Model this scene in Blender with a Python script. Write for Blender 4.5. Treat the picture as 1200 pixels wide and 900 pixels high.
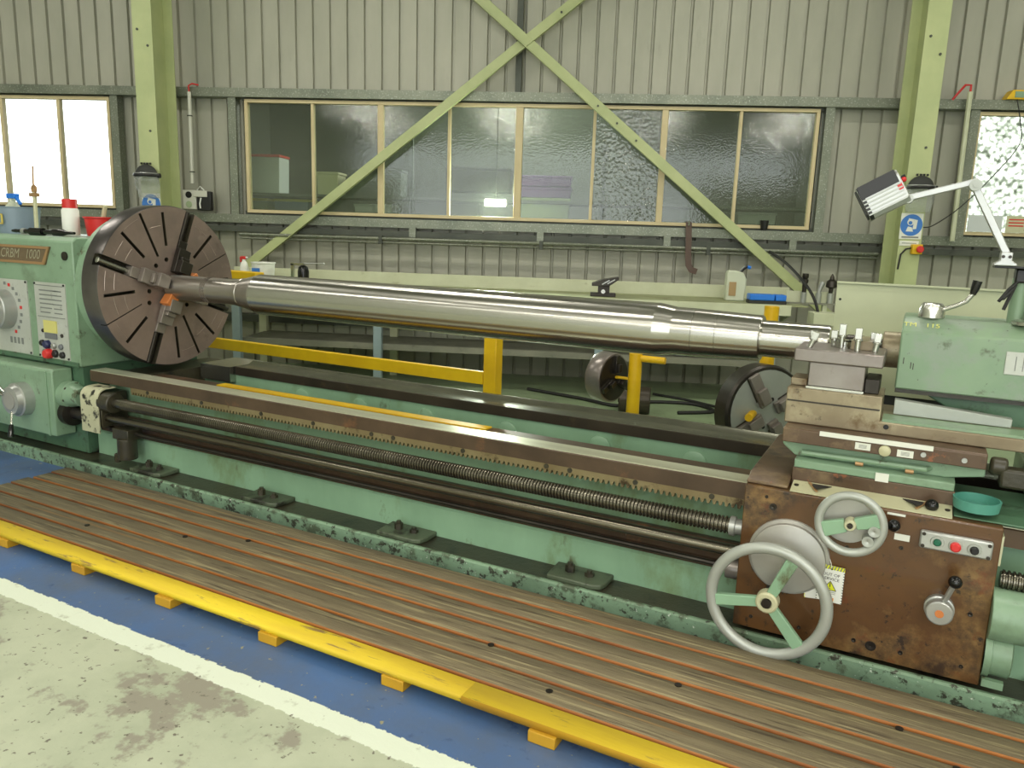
import bpy, bmesh, math, random
from math import sin, cos, pi, radians
from mathutils import Vector, Matrix
random.seed(7)
for o in list(bpy.data.objects): bpy.data.objects.remove(o, do_unlink=True)
SC = bpy.context.scene
COL = SC.collection

# ------------------------------------------------------------------ camera
# world: X along the back wall, Y towards it, Z up.  The lathe stands turned by LA about Z.
EYE = 1.49
YW, PITCH, ROLL = radians(5.34), radians(10.91), radians(1.9)
LA = -radians(27.6 - 5.34)
Fh = Vector((-sin(YW), cos(YW), 0)); Rh = Vector((cos(YW), sin(YW), 0)); Uh = Vector((0, 0, 1))
fw = Fh*cos(PITCH) - Uh*sin(PITCH); up = Fh*sin(PITCH) + Uh*cos(PITCH)
cr = Rh*cos(ROLL) + up*sin(ROLL); cu = -Rh*sin(ROLL) + up*cos(ROLL)
cam_d = bpy.data.cameras.new('camera'); cam = bpy.data.objects.new('camera', cam_d); COL.objects.link(cam)
cam_d.sensor_width = 36; cam_d.lens = 27.0; cam_d.clip_start = .02
m = Matrix((cr, cu, -fw)).transposed().to_4x4(); m.translation = (0, 0, EYE); cam.matrix_world = m
SC.camera = cam

# ------------------------------------------------------------------ daylight, exposure
W = bpy.data.worlds.new('sky'); SC.world = W; W.use_nodes = True
bg = W.node_tree.nodes['Background']; bg.inputs[0].default_value = (.93, .97, 1, 1); bg.inputs[1].default_value = 3.4
SC.view_settings.view_transform = 'Standard'; SC.view_settings.look = 'None'
SC.view_settings.gamma = 1; SC.view_settings.use_curve_mapping = False; SC.view_settings.exposure = 0.12
LIGHT_W = 62.0      # power of each ceiling fitting
LIGHT_C = (1.0, .965, .87)

# ------------------------------------------------------------------ materials
def s2l(c):
    c = c/255.; return c/12.92 if c <= .04045 else ((c+.055)/1.055)**2.4
def rgb(r, g, b): return (s2l(r), s2l(g), s2l(b), 1)
MATS = {}
def mat(name, col, rough=.5, metal=0., var=None, wear=None, bump=0., bscale=40., scale=(1, 1, 1), spec=.5, coat=0., emit=None, estr=0., alpha=None, aniso=None, vscale=3.):
    """var: second colour mixed by soft noise; wear: list of (colour, noise scale, threshold 0..1, softness)"""
    mt = bpy.data.materials.new(name); mt.use_nodes = True; MATS[name] = mt
    nt = mt.node_tree; N = nt.nodes; L = nt.links; b = N['Principled BSDF']
    b.inputs['Roughness'].default_value = rough; b.inputs['Metallic'].default_value = metal
    b.inputs['Specular IOR Level'].default_value = spec; b.inputs['Coat Weight'].default_value = coat
    b.inputs['Base Color'].default_value = rgb(*col)
    if emit: b.inputs['Emission Color'].default_value = rgb(*emit); b.inputs['Emission Strength'].default_value = estr
    tc = N.new('ShaderNodeTexCoord'); mp = N.new('ShaderNodeMapping'); mp.inputs['Scale'].default_value = scale
    L.new(tc.outputs['Object'], mp.inputs[0]); cur = None
    def noise(sc, det=5, ro=.6):
        n = N.new('ShaderNodeTexNoise'); n.inputs['Scale'].default_value = sc; n.inputs['Detail'].default_value = det; n.inputs['Roughness'].default_value = ro
        L.new(mp.outputs[0], n.inputs['Vector']); return n
    def mixc(fac, a, bcol):
        x = N.new('ShaderNodeMix'); x.data_type = 'RGBA'
        L.new(fac, x.inputs[0])
        if isinstance(a, tuple): x.inputs[6].default_value = a
        else: L.new(a, x.inputs[6])
        x.inputs[7].default_value = bcol; return x.outputs[2]
    cur = rgb(*col)
    if var:
        n = noise(vscale); r = N.new('ShaderNodeMapRange'); r.inputs[1].default_value = .35; r.inputs[2].default_value = .65
        L.new(n.outputs[0], r.inputs[0]); cur = mixc(r.outputs[0], cur, rgb(*var))
    for (wc, ws, th, so) in (wear or []):
        n = noise(ws, 8, .65); r = N.new('ShaderNodeMapRange'); r.inputs[1].default_value = th; r.inputs[2].default_value = th+so
        L.new(n.outputs[0], r.inputs[0]); cur = mixc(r.outputs[0], cur, rgb(*wc))
    if not isinstance(cur, tuple): L.new(cur, b.inputs['Base Color'])
    if bump:
        n = noise(bscale, 6); bm_ = N.new('ShaderNodeBump'); bm_.inputs['Strength'].default_value = bump; bm_.inputs['Distance'].default_value = .01
        L.new(n.outputs[0], bm_.inputs['Height']); L.new(bm_.outputs[0], b.inputs['Normal'])
    if aniso is not None:
        t = N.new('ShaderNodeTangent'); t.direction_type = 'RADIAL'; t.axis = 'X'
        b.inputs['Anisotropic'].default_value = aniso; b.inputs['Anisotropic Rotation'].default_value = .25
        L.new(t.outputs[0], b.inputs['Tangent'])
    if alpha is not None: b.inputs['Alpha'].default_value = alpha
    return mt

mat('green', (136, 164, 136), .38, 0, (122, 150, 122), [((104, 124, 98), 4, .54, .2), ((76, 80, 58), 12, .62, .08), ((96, 74, 48), 6, .66, .08)], .05, 60)
mat('green_bed', (142, 178, 146), .38, 0, (128, 162, 132), [((112, 132, 90), 2.4, .56, .12), ((86, 84, 54), 7, .62, .1), ((150, 160, 96), 3.1, .66, .1)], .05, 60, scale=(1, 1, .5))
mat('green_plinth', (132, 162, 132), .5, 0, (104, 128, 102), [((84, 96, 74), 9, .52, .08), ((58, 60, 46), 26, .55, .06), ((202, 210, 194), 48, .64, .04)], .25, 50)
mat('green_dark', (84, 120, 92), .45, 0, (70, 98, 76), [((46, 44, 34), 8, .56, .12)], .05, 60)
mat('green_tail', (122, 148, 120), .36, 0, (134, 158, 128), [((134, 150, 132), 5, .52, .1), ((92, 104, 80), 14, .60, .08), ((64, 66, 52), 40, .66, .04)], .04, 60)
mat('green_foot', (92, 104, 82), .45, 0, (70, 78, 60), [((40, 40, 32), 9, .5, .1)], .1, 50)
mat('oil_dark', (44, 42, 34), .35, 0, (64, 60, 44), [((28, 26, 22), 6, .55, .1)], .2, 40)
mat('brown_bed', (92, 74, 58), .34, .25, (70, 56, 44), [((122, 86, 60), 4, .6, .1)], .05, 60)
mat('brown_rear', (74, 66, 54), .3, .3, (56, 50, 42), [((98, 84, 62), 4, .6, .1)], .05, 60)
mat('rear_top', (104, 104, 88), .26, .5, (86, 88, 74), None, .04, 70)
mat('way_steel', (206, 208, 184), .31, .45, (190, 190, 166), [((128, 110, 84), 2.5, .66, .1)], .02, 90, scale=(.25, 6, 6))
mat('rack_steel', (150, 138, 104), .42, .55, (128, 112, 80), [((72, 58, 40), 8, .58, .1)], .05, 60)
mat('screw_steel', (126, 122, 108), .27, .85, (96, 92, 80), None, 0)
mat('rod_steel', (122, 118, 104), .24, .85, (92, 84, 70), [((72, 62, 48), 3, .62, .15)], .02, 60, scale=(.4, 4, 4))
mat('apron_brown', (102, 70, 38), .3, .1, (80, 54, 32), [((138, 108, 66), 2.4, .52, .12), ((62, 46, 34), 5, .54, .12), ((108, 60, 32), 9, .60, .1), ((54, 42, 34), 22, .60, .06)], .05, 40, coat=.25, vscale=2.4)
mat('saddle_brown', (104, 86, 68), .36, .2, (84, 64, 48), [((126, 106, 78), 5, .54, .12), ((62, 52, 42), 12, .57, .08), ((134, 84, 56), 18, .63, .05)], .06, 50)
mat('slide_steel', (150, 138, 112), .36, .3, (126, 112, 88), [((168, 158, 128), 4, .52, .12), ((112, 92, 64), 7, .55, .1), ((80, 68, 54), 20, .60, .08)], .06, 50)
mat('post_steel', (150, 144, 138), .3, .55, (124, 114, 108), [((90, 76, 64), 5, .62, .1)], .04, 60)
mat('bright_steel', (206, 206, 198), .22, .95, (180, 180, 172), None, 0)
mat('shaft_steel', (190, 188, 180), .25, 1.0, None, None, 0, aniso=.8)
mat('shaft_dull', (186, 182, 174), .32, 1.0, None, None, 0, aniso=.7)
mat('turned_ring', (176, 162, 150), .3, .5)
mat('cover_cream', (200, 200, 168), .45, 0, (180, 180, 148), [((40, 40, 34), 16, .55, .06), ((120, 116, 96), 7, .55, .1)], .05, 40)
mat('chuck_face', (146, 128, 118), .36, .25, (120, 106, 98), [((140, 126, 116), 9, .6, .1), ((96, 82, 76), 4, .62, .12)], .03, 70)
mat('chuck_rim', (112, 108, 106), .28, .8, (92, 88, 86), None, .02, 50)
mat('jaw_steel', (150, 142, 134), .32, .4, (128, 120, 112), None, .03, 60)
mat('dark_steel', (70, 66, 60), .35, .7, (52, 48, 44), None, .04, 60)
mat('black', (24, 24, 24), .4); mat('black_gloss', (16, 16, 16), .15)
mat('copper', (206, 128, 70), .45, 0, (190, 112, 58))
mat('cream_plate', (204, 204, 170), .42, .1, (188, 184, 148), [((120, 96, 68), 9, .66, .08)])
mat('grey_plate', (190, 194, 186), .4, .1, (176, 180, 170), [((150, 152, 146), 30, .6, .1)])
mat('alu', (188, 190, 186), .32, .6, (170, 172, 168), None, .02, 60)
mat('alu_paint', (176, 180, 172), .38, .35, (160, 164, 156))
mat('disc_grey', (178, 178, 170), .36, .35, (164, 160, 152), [((140, 128, 112), 6, .66, .1)])
mat('nameplate', (128, 110, 86), .4, .3, (114, 98, 76)); mat('name_frame', (176, 140, 98), .4, .4); mat('name_letters', (176, 172, 146), .4, .3)
mat('white', (232, 234, 226), .5); mat('label_white', (224, 226, 214), .5); mat('ink', (40, 40, 40), .6); mat('ink_grey', (120, 124, 120), .6)
mat('yellow_tag', (226, 232, 40), .5); mat('orange_tag', (222, 140, 50), .5)
mat('red', (206, 42, 40), .4); mat('red_btn', (212, 50, 48), .35); mat('green_btn', (20, 96, 70), .3); mat('navy', (40, 46, 84), .35)
mat('yellow_btn', (206, 200, 120), .4); mat('lcd', (110, 114, 116), .3)
mat('blue_plastic', (36, 120, 220), .4); mat('clear_plastic', (214, 220, 196), .35, alpha=.85); mat('brown_fluid', (168, 140, 96), .4)
mat('greyblue_plastic', (130, 146, 160), .4); mat('yellow_mark', (214, 190, 90), .5)
mat('yellow', (232, 190, 20), .42, 0, (214, 168, 16), [((160, 120, 40), 8, .70, .06)], .04, 50)
mat('yellow_wood', (234, 206, 40), .6, 0, (212, 178, 46), [((150, 120, 66), 14, .60, .08), ((96, 82, 58), 26, .66, .06)], .2, 60, scale=(.3, 2, 2))
mat('yellow_block', (206, 160, 30), .6, 0, (186, 140, 34))
mat('wood_top', (128, 116, 88), .6, 0, (106, 94, 70), [((154, 142, 106), 12, .53, .1), ((80, 68, 50), 16, .56, .08), ((148, 112, 64), 3, .62, .1)], .6, 30, scale=(.22, 6, 6), vscale=5)
mat('wood_side', (176, 112, 52), .65, 0, (140, 84, 40), [((84, 62, 42), 8, .60, .1)], .2, 50, scale=(.3, 2, 2))
mat('wall_sheet', (172, 171, 155), .5, .1, (161, 161, 145), [((147, 148, 133), 2.2, .62, .14)], .02, 30, scale=(1, 1, .35))
mat('wall_far', (160, 164, 146), .6); mat('roof', (150, 150, 142), .6)
mat('galv', (134, 138, 122), .42, .45, (110, 116, 102), [((168, 174, 162), 60, .56, .06), ((96, 104, 92), 40, .62, .05)])
mat('galv_dark', (84, 88, 78), .5, .3, (68, 72, 64), [((48, 48, 42), 8, .6, .1)])
mat('column', (184, 192, 140), .45, 0, (172, 182, 132), [((150, 150, 112), 6, .70, .08)])
mat('brace', (182, 190, 138), .45, 0, (168, 178, 126))
mat('win_frame', (208, 192, 150), .45, 0, (196, 180, 138)); mat('sealant', (200, 192, 172), .6)
mat('bench_cream', (204, 208, 178), .5, 0, (190, 194, 162), [((150, 146, 110), 5, .62, .12)], .03, 40)
mat('bench_top', (162, 168, 126), .5, 0, (142, 146, 106), [((104, 98, 70), 6, .60, .1)], .05, 40)
mat('bench_leg', (150, 168, 172), .45, .2, (136, 154, 158)); mat('shelf_grey', (134, 134, 118), .5, .1, (112, 114, 100), [((70, 68, 58), 6, .6, .1)])
mat('guard_cream', (196, 202, 166), .45, 0, (186, 192, 158), [((150, 146, 116), 12, .72, .04)])
mat('rubber', (30, 30, 28), .6); mat('strap_brown', (88, 70, 60), .6); mat('pvc', (206, 206, 192), .45); mat('sign_blue', (60, 120, 196), .45)
mat('purple', (104, 66, 138), .5); mat('annex_dark', (70, 74, 66), .8); mat('annex_shelf', (90, 96, 92), .7); mat('box_white', (200, 206, 204), .6)
mat('tub_blue', (96, 116, 140), .5); mat('tub_yellow', (196, 190, 60), .5); mat('pale_green', (160, 176, 140), .6); mat('teal', (84, 150, 134), .4)
mat('chalk', (214, 216, 120), .8); mat('charcoal', (48, 50, 46), .7)
mat('visor', (190, 196, 190), .15, alpha=.28); mat('fitting', (226, 226, 220), .5)
mat('tube_glow', (255, 255, 245), .5, emit=(255, 252, 235), estr=6)
mat('lit_opening', (255, 255, 255), .5, emit=(255, 255, 250), estr=30)
mat('amber_lamp', (255, 180, 90), .5, emit=(255, 180, 90), estr=6)

def glass(name, rough, fac, tint, bscale, bstr, ior=1.08, haze=.0, mott=False):
    mt = bpy.data.materials.new(name); mt.use_nodes = True; MATS[name] = mt
    nt = mt.node_tree; N = nt.nodes; L = nt.links; N.remove(N['Principled BSDF']); out = N['Material Output']
    r = N.new('ShaderNodeBsdfTransparent' if rough is None else 'ShaderNodeBsdfRefraction'); r.inputs['Color'].default_value = rgb(*tint)
    if rough is not None: r.inputs['Roughness'].default_value = rough; r.inputs['IOR'].default_value = ior
    g = N.new('ShaderNodeBsdfGlossy'); g.inputs['Roughness'].default_value = .06; g.inputs['Color'].default_value = (1, 1, 1, 1)
    d = N.new('ShaderNodeBsdfDiffuse'); d.inputs['Color'].default_value = rgb(150, 158, 140)
    mx = N.new('ShaderNodeMixShader'); mx.inputs[0].default_value = fac; m2 = N.new('ShaderNodeMixShader'); m2.inputs[0].default_value = haze
    tc = N.new('ShaderNodeTexCoord'); v = N.new('ShaderNodeTexVoronoi'); v.feature = 'SMOOTH_F1'; v.inputs['Scale'].default_value = bscale
    L.new(tc.outputs['Object'], v.inputs['Vector']); b = N.new('ShaderNodeBump'); b.inputs['Strength'].default_value = bstr; b.inputs['Distance'].default_value = .01
    L.new(v.outputs['Distance'], b.inputs['Height'])
    for q in ((r, g) if rough is not None else (g,)): L.new(b.outputs[0], q.inputs['Normal'])
    if mott:
        mr = N.new('ShaderNodeMapRange'); mr.inputs[1].default_value = .30; mr.inputs[2].default_value = .80; mr.inputs[3].default_value = .05; mr.inputs[4].default_value = .95; L.new(v.outputs['Distance'], mr.inputs[0]); L.new(mr.outputs[0], m2.inputs[0])
        tr = N.new('ShaderNodeBsdfTranslucent'); tr.inputs['Color'].default_value = rgb(140, 146, 130); L.new(tr.outputs[0], m2.inputs[2])
    L.new(r.outputs[0], mx.inputs[1]); L.new(g.outputs[0], mx.inputs[2]); L.new(mx.outputs[0], m2.inputs[1])
    if not mott: L.new(d.outputs[0], m2.inputs[2])
    L.new(m2.outputs[0], out.inputs[0])
glass('glass_mid', None, .045, (226, 232, 222), 60, .05, haze=.07)
glass('glass_hammered', .08, .05, (226, 232, 222), 34, .35, haze=.10)
glass('glass_bright', .03, .04, (250, 252, 250), 20, .03)
glass('glass_pattern', .05, .08, (235, 240, 228), 30, 1.0, ior=1.45, mott=True)

# floor paint laid out along the lathe
def floor_mat():
    mt = bpy.data.materials.new('floor_paint'); mt.use_nodes = True; MATS['floor_paint'] = mt
    nt = mt.node_tree; N = nt.nodes; L = nt.links; b = N['Principled BSDF']
    tc = N.new('ShaderNodeTexCoord'); mp = N.new('ShaderNodeMapping'); mp.inputs['Rotation'].default_value = (0, 0, -LA)
    L.new(tc.outputs['Object'], mp.inputs[0]); sx = N.new('ShaderNodeSeparateXYZ'); L.new(mp.outputs[0], sx.inputs[0])
    def noise(sc, det=8, ro=.6):
        n = N.new('ShaderNodeTexNoise'); n.inputs['Scale'].default_value = sc; n.inputs['Detail'].default_value = det; n.inputs['Roughness'].default_value = ro
        L.new(mp.outputs[0], n.inputs['Vector']); return n.outputs[0]
    def rng(x, a, c):
        r = N.new('ShaderNodeMapRange'); r.inputs[1].default_value = a; r.inputs[2].default_value = c; L.new(x, r.inputs[0]); return r.outputs[0]
    def mix(f, a, c):
        x = N.new('ShaderNodeMix'); x.data_type = 'RGBA'; L.new(f, x.inputs[0])
        for i, q in ((6, a), (7, c)):
            if isinstance(q, tuple): x.inputs[i].default_value = q
            else: L.new(q, x.inputs[i])
        return x.outputs[2]
    def mul(a, c):
        x = N.new('ShaderNodeMath'); x.operation = 'MULTIPLY'; L.new(a, x.inputs[0])
        if isinstance(c, float): x.inputs[1].default_value = c
        else: L.new(c, x.inputs[1])
        return x.outputs[0]
    def add(a, c):
        x = N.new('ShaderNodeMath'); x.operation = 'ADD'; L.new(a, x.inputs[0]); L.new(c, x.inputs[1]); return x.outputs[0]
    n1 = noise(2.2); n2 = noise(9); n3 = noise(34, 6); n4 = noise(1.1, 4)
    front = mix(rng(n1, .42, .62), rgb(188, 194, 168), rgb(170, 178, 152))
    front = mix(rng(add(mul(n1, .55), mul(n2, .45)), .528, .565), front, rgb(150, 146, 130))
    front = mix(rng(n3, .61, .66), front, rgb(112, 108, 94))
    line = mix(rng(n2, .60, .66), rgb(226, 234, 214), rgb(198, 204, 182)); line = mix(rng(n3, .68, .72), line, rgb(124, 120, 104))
    blue = mix(rng(n1, .38, .66), rgb(72, 106, 156), rgb(86, 100, 122)); blue = mix(rng(n2, .62, .72), blue, rgb(44, 70, 116))
    blue = mix(rng(n3, .655, .69), blue, rgb(150, 146, 118))
    grn = mix(rng(n1, .4, .64), rgb(146, 166, 128), rgb(128, 144, 112)); grn = mix(rng(n2, .60, .70), grn, rgb(84, 92, 66))
    vv = N.new('ShaderNodeMath'); vv.operation = 'ADD'; L.new(sx.outputs[1], vv.inputs[0]); L.new(mul(rng(n3, .45, .55), .006), vv.inputs[1]); v = vv.outputs[0]
    c = mix(rng(v, 1.606, 1.610), front, line); c = mix(rng(v, 1.692, 1.695), c, blue); c = mix(rng(v, 3.9, 3.91), c, grn)
    L.new(c, b.inputs['Base Color'])
    ro = mul(rng(v, 3.9, 3.91), -.22); r2 = N.new('ShaderNodeMath'); r2.inputs[1].default_value = .5; L.new(ro, r2.inputs[0]); L.new(r2.outputs[0], b.inputs['Roughness'])
    bu = N.new('ShaderNodeBump'); bu.inputs['Strength'].default_value = .12; bu.inputs['Distance'].default_value = .01; L.new(n3, bu.inputs['Height']); L.new(bu.outputs[0], b.inputs['Normal'])
floor_mat()

# ------------------------------------------------------------------ mesh builder
def frame_of(d):
    d = Vector(d).normalized(); a = Vector((0, 0, 1)) if abs(d.z) < .9 else Vector((1, 0, 0))
    e1 = d.cross(a).normalized(); return d, e1, d.cross(e1).normalized()
class MB:
    def __init__(s): s.v = []; s.f = []; s.mi = []; s.m = 0
    def add(s, vs, fs):
        o = len(s.v); s.v += [Vector(p) for p in vs]; s.f += [[i+o for i in f] for f in fs]; s.mi += [s.m]*len(fs); return s
    def box(s, x0, x1, y0, y1, z0, z1):
        return s.add([(x, y, z) for z in (z0, z1) for y in (y0, y1) for x in (x0, x1)], [(0, 2, 3, 1), (4, 5, 7, 6), (0, 1, 5, 4), (2, 6, 7, 3), (0, 4, 6, 2), (1, 3, 7, 5)])
    def obox(s, c, ax, ay, az, hx, hy, hz):
        c, ax, ay, az = map(Vector, (c, ax, ay, az)); ax = ax.normalized()*hx; ay = ay.normalized()*hy; az = az.normalized()*hz
        return s.add([c+i*ax+j*ay+k*az for k in (-1, 1) for j in (-1, 1) for i in (-1, 1)], [(0, 2, 3, 1), (4, 5, 7, 6), (0, 1, 5, 4), (2, 6, 7, 3), (0, 4, 6, 2), (1, 3, 7, 5)])
    def bar(s, p0, p1, w, h, upv=(0, 0, 1)):
        p0, p1 = Vector(p0), Vector(p1); d = p1-p0; u = Vector(upv); sd = d.cross(u)
        if sd.length < 1e-6: sd = d.cross(Vector((1, 0, 0)))
        return s.obox((p0+p1)/2, d, sd, sd.cross(d), d.length/2, w/2, h/2)
    def prism(s, poly, ax, a0, a1):
        n = len(poly)
        def P(q, a): return {'x': (a, q[0], q[1]), 'y': (q[0], a, q[1]), 'z': (q[0], q[1], a)}[ax]
        return s.add([P(q, a0) for q in poly]+[P(q, a1) for q in poly], [list(range(n))[::-1], list(range(n, 2*n))]+[(i, (i+1) % n, n+(i+1) % n, n+i) for i in range(n)])
    def rev(s, o, d, prof, n=24, caps=True):
        d, e1, e2 = frame_of(d); o = Vector(o); vs = []; fs = []
        for (t, r) in prof:
            for k in range(n):
                a = 2*pi*k/n; vs.append(o+d*t+(e1*cos(a)+e2*sin(a))*r)
        for i in range(len(prof)-1):
            for k in range(n): fs.append((i*n+k, i*n+(k+1) % n, (i+1)*n+(k+1) % n, (i+1)*n+k))
        if caps: fs.append(list(range(n))[::-1]); fs.append([(len(prof)-1)*n+k for k in range(n)])
        return s.add(vs, fs)
    def cyl(s, p0, p1, r0, r1=None, n=20):
        p0, p1 = Vector(p0), Vector(p1); return s.rev(p0, p1-p0, [(0, r0), ((p1-p0).length, r0 if r1 is None else r1)], n)
    def tube(s, pts, r, n=8, closed=False):
        pts = [Vector(p) for p in pts]; N_ = len(pts); vs = []; fs = []; prev = None
        for i, p in enumerate(pts):
            t = (pts[(i+1) % N_]-pts[i-1]) if closed or 0 < i < N_-1 else (pts[1]-pts[0] if i == 0 else pts[-1]-pts[-2])
            t.normalize()
            if prev is None: _, e1, e2 = frame_of(t)
            else: e1 = (prev-t*prev.dot(t)).normalized(); e2 = t.cross(e1)
            prev = e1
            rr = r[i] if isinstance(r, (list, tuple)) else r
            for k in range(n): a = 2*pi*k/n; vs.append(p+(e1*cos(a)+e2*sin(a))*rr)
        for i in range(N_ if closed else N_-1):
            j = (i+1) % N_
            for k in range(n): fs.append((i*n+k, i*n+(k+1) % n, j*n+(k+1) % n, j*n+k))
        if not closed: fs.append(list(range(n))[::-1]); fs.append([(N_-1)*n+k for k in range(n)])
        return s.add(vs, fs)
    def torus(s, c, nrm, R, r, n=48, m=12, flat=1.0):
        d, e1, e2 = frame_of(nrm); c = Vector(c); vs = []; fs = []
        for i in range(n):
            a = 2*pi*i/n; q = e1*cos(a)+e2*sin(a)
            for k in range(m): b = 2*pi*k/m; vs.append(c+q*(R+r*cos(b))+d*(r*flat*sin(b)))
        for i in range(n):
            for k in range(m): fs.append((i*m+k, ((i+1) % n)*m+k, ((i+1) % n)*m+(k+1) % m, i*m+(k+1) % m))
        return s.add(vs, fs)
    def ball(s, c, r, n=16, m=10, sc=(1, 1, 1)):
        return s.rev_scaled(c, r, n, m, sc)
    def rev_scaled(s, c, r, n, m, sc, lo=-pi/2, hi=pi/2):
        c = Vector(c); vs = []; fs = []
        for i in range(m+1):
            b = lo+(hi-lo)*i/m
            for k in range(n): a = 2*pi*k/n; vs.append(c+Vector((r*sc[0]*cos(b)*cos(a), r*sc[1]*cos(b)*sin(a), r*sc[2]*sin(b))))
        for i in range(m):
            for k in range(n): fs.append((i*n+k, i*n+(k+1) % n, (i+1)*n+(k+1) % n, (i+1)*n+k))
        fs.append(list(range(n))[::-1]); fs.append([m*n+k for k in range(n)])
        return s.add(vs, fs)
    def mesh(s, name, off=Vector((0, 0, 0)), ang=35):
        me = bpy.data.meshes.new(name); me.from_pydata([p-off for p in s.v], [], s.f); me.polygons.foreach_set('material_index', s.mi)
        bm = bmesh.new(); bm.from_mesh(me); bmesh.ops.recalc_face_normals(bm, faces=bm.faces); bm.to_mesh(me); bm.free()
        me.polygons.foreach_set('use_smooth', [True]*len(me.polygons)); me.set_sharp_from_angle(angle=radians(ang)); me.update(); return me
def l2w(p): p = Vector(p); return Matrix.Rotation(LA, 3, 'Z') @ p
BASE = {}
def tag(o, label=None, cat=None, group=None, kind=None):
    for k, q in (('label', label), ('category', cat), ('group', group), ('kind', kind)):
        if q: o[k] = q
    return o
def place(o, base, fr, rz=0):
    BASE[o] = Vector(base); o.location = l2w(base) if fr == 'L' else Vector(base); o.rotation_euler = (0, 0, (LA if fr == 'L' else 0)+rz)
def thing(name, label, cat, base, fr='L', group=None, kind=None):
    o = bpy.data.objects.new(name, None); o.empty_display_size = .1; COL.objects.link(o); place(o, base, fr); return tag(o, label, cat, group, kind)
def setm(me, ms):
    for q in (ms if isinstance(ms, (list, tuple)) else [ms]): me.materials.append(MATS[q])
def bevel(o, w):
    if w: b = o.modifiers.new('bevel', 'BEVEL'); b.width = w; b.segments = 2; b.limit_method = 'ANGLE'; b.angle_limit = radians(40); b.harden_normals = False
def part(par, name, mb, ms, label=None, bev=0, kind=None, ang=35):
    me = mb.mesh(name, BASE[par], ang) if isinstance(mb, MB) else mb
    setm(me, ms); o = bpy.data.objects.new(name, me); COL.objects.link(o); o.parent = par; BASE[o] = BASE[par]; bevel(o, bev); return tag(o, label, None, None, kind)
def solo(name, label, cat, mb, ms, base, fr='W', group=None, kind=None, bev=0, ang=35):
    me = mb.mesh(name, Vector(base), ang); setm(me, ms); o = bpy.data.objects.new(name, me); COL.objects.link(o); place(o, base, fr); bevel(o, bev); return tag(o, label, cat, group, kind)
def text(par, name, s, ms, org, xd, yd, size, shear=0., ext=.0006, align='CENTER', label=None, wide=1.0):
    cu_ = bpy.data.curves.new('t', 'FONT'); cu_.body = s; cu_.size = 1.; cu_.align_x = align; cu_.align_y = 'CENTER'; cu_.resolution_u = 3; cu_.shear = shear
    t = bpy.data.objects.new('t', cu_); COL.objects.link(t); dg = bpy.context.evaluated_depsgraph_get(); me = bpy.data.meshes.new_from_object(t.evaluated_get(dg))
    xd, yd = Vector(xd).normalized(), Vector(yd).normalized(); nd = xd.cross(yd)
    vs = [Vector(org)+xd*(v.co.x*size*wide)+yd*(v.co.y*size)+nd*ext for v in me.vertices]; fs = [list(p.vertices) for p in me.polygons]
    g = list(range(len(vs)))
    def find(i):
        while g[i] != i: g[i] = g[g[i]]; i = g[i]
        return i
    for f in fs:
        for q in f[1:]: g[find(q)] = find(f[0])
    isl = {}
    for f in fs: isl.setdefault(find(f[0]), []).append(f)
    for fl in isl.values():      # one part for each letter
        ids = sorted({i for f in fl for i in f}); ix = {i: k for k, i in enumerate(ids)}
        part(par, name, MB().add([vs[i] for i in ids], [[ix[i] for i in f] for f in fl]), ms)
    bpy.data.objects.remove(t, do_unlink=True); bpy.data.curves.remove(cu_); bpy.data.meshes.remove(me)
def dup(root, base, fr, rz=0, label=None, group=None):
    r = root.copy(); COL.objects.link(r); place(r, base, fr, rz)
    if label: r['label'] = label
    if group: r['group'] = group
    for ch in list(root.children):
        c = ch.copy(); COL.objects.link(c); c.parent = r; BASE[c] = BASE[r]
        for g in list(ch.children): d = g.copy(); COL.objects.link(d); d.parent = c; BASE[d] = BASE[r]
    return r

# ------------------------------------------------------------------ the building
X0, X1, YF, YB, ZC = -9.0, 7.5, -10.0, 8.27, 6.0
def struct(name, mb, ms, base=(0, 0, 0), bev=0, label=None): return solo(name, label, None, mb, ms, base, 'W', None, 'structure', bev)
struct('floor', MB().box(X0-.1, X1+.1, YF-.1, 11.2, -.1, 0), 'floor_paint')
struct('ceiling', MB().box(X0-.1, X1+.1, YF-.1, YB+.3, ZC, ZC+.1), 'roof')
struct('wall_left', MB().box(X0-.1, X0, YF, YB+.2, 0, ZC), 'wall_far')
struct('wall_right', MB().box(X1, X1+.1, YF, YB+.2, 0, ZC), 'wall_far')
fwall = MB()   # unseen front wall: window band and wide opening added for daylight from behind
for (a, b, c, d) in ((X0, X1, 4.4, ZC), (X0, X1, 3.2, 3.4), (X0, -6.5, 0, 3.2), (3.5, X1, 0, 3.2), (X0, -8, 3.4, 4.4), (6.5, X1, 3.4, 4.4)): fwall.box(a, b, YF-.1, YF, c, d)
struct('wall_front', fwall, 'wall_far')

# back wall: ribbed steel sheets hung on galvanised girts
wb = tag(thing('wall_back', None, None, (0, YB, 0), 'W', None, 'structure'))
PIT = .1835
def sheet(x0, n, z0, z1, p=PIT):
    poly = []; t = .0012
    for k in range(n):
        x = x0+k*p
        poly += [(x, 0), (x+p*.45, .0015), (x+p-.034, 0), (x+p-.026, .03), (x+p-.008, .03)]
    poly.append((x0+n*p, 0)); back = [(x, y+t) for x, y in reversed(poly)]
    b = MB(); b.prism([(x, YB+y) for x, y in poly+back], 'z', z0, z1); part(wb, 'cladding_sheet', b, 'wall_sheet', ang=20)
xs = X0
while xs < X1-.1:
    n = min(4, max(1, round((X1-xs)/PIT))); xe = xs+n*PIT; c = (xs+xe)/2
    sheet(xs, n, 2.86, ZC); sheet(xs, n, 0, 1.58)
    xs = xe
def midsheets(a, b): n = max(1, round((b-a)/PIT)); sheet(a, n, 1.58, 2.86, (b-a)/n)
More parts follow.
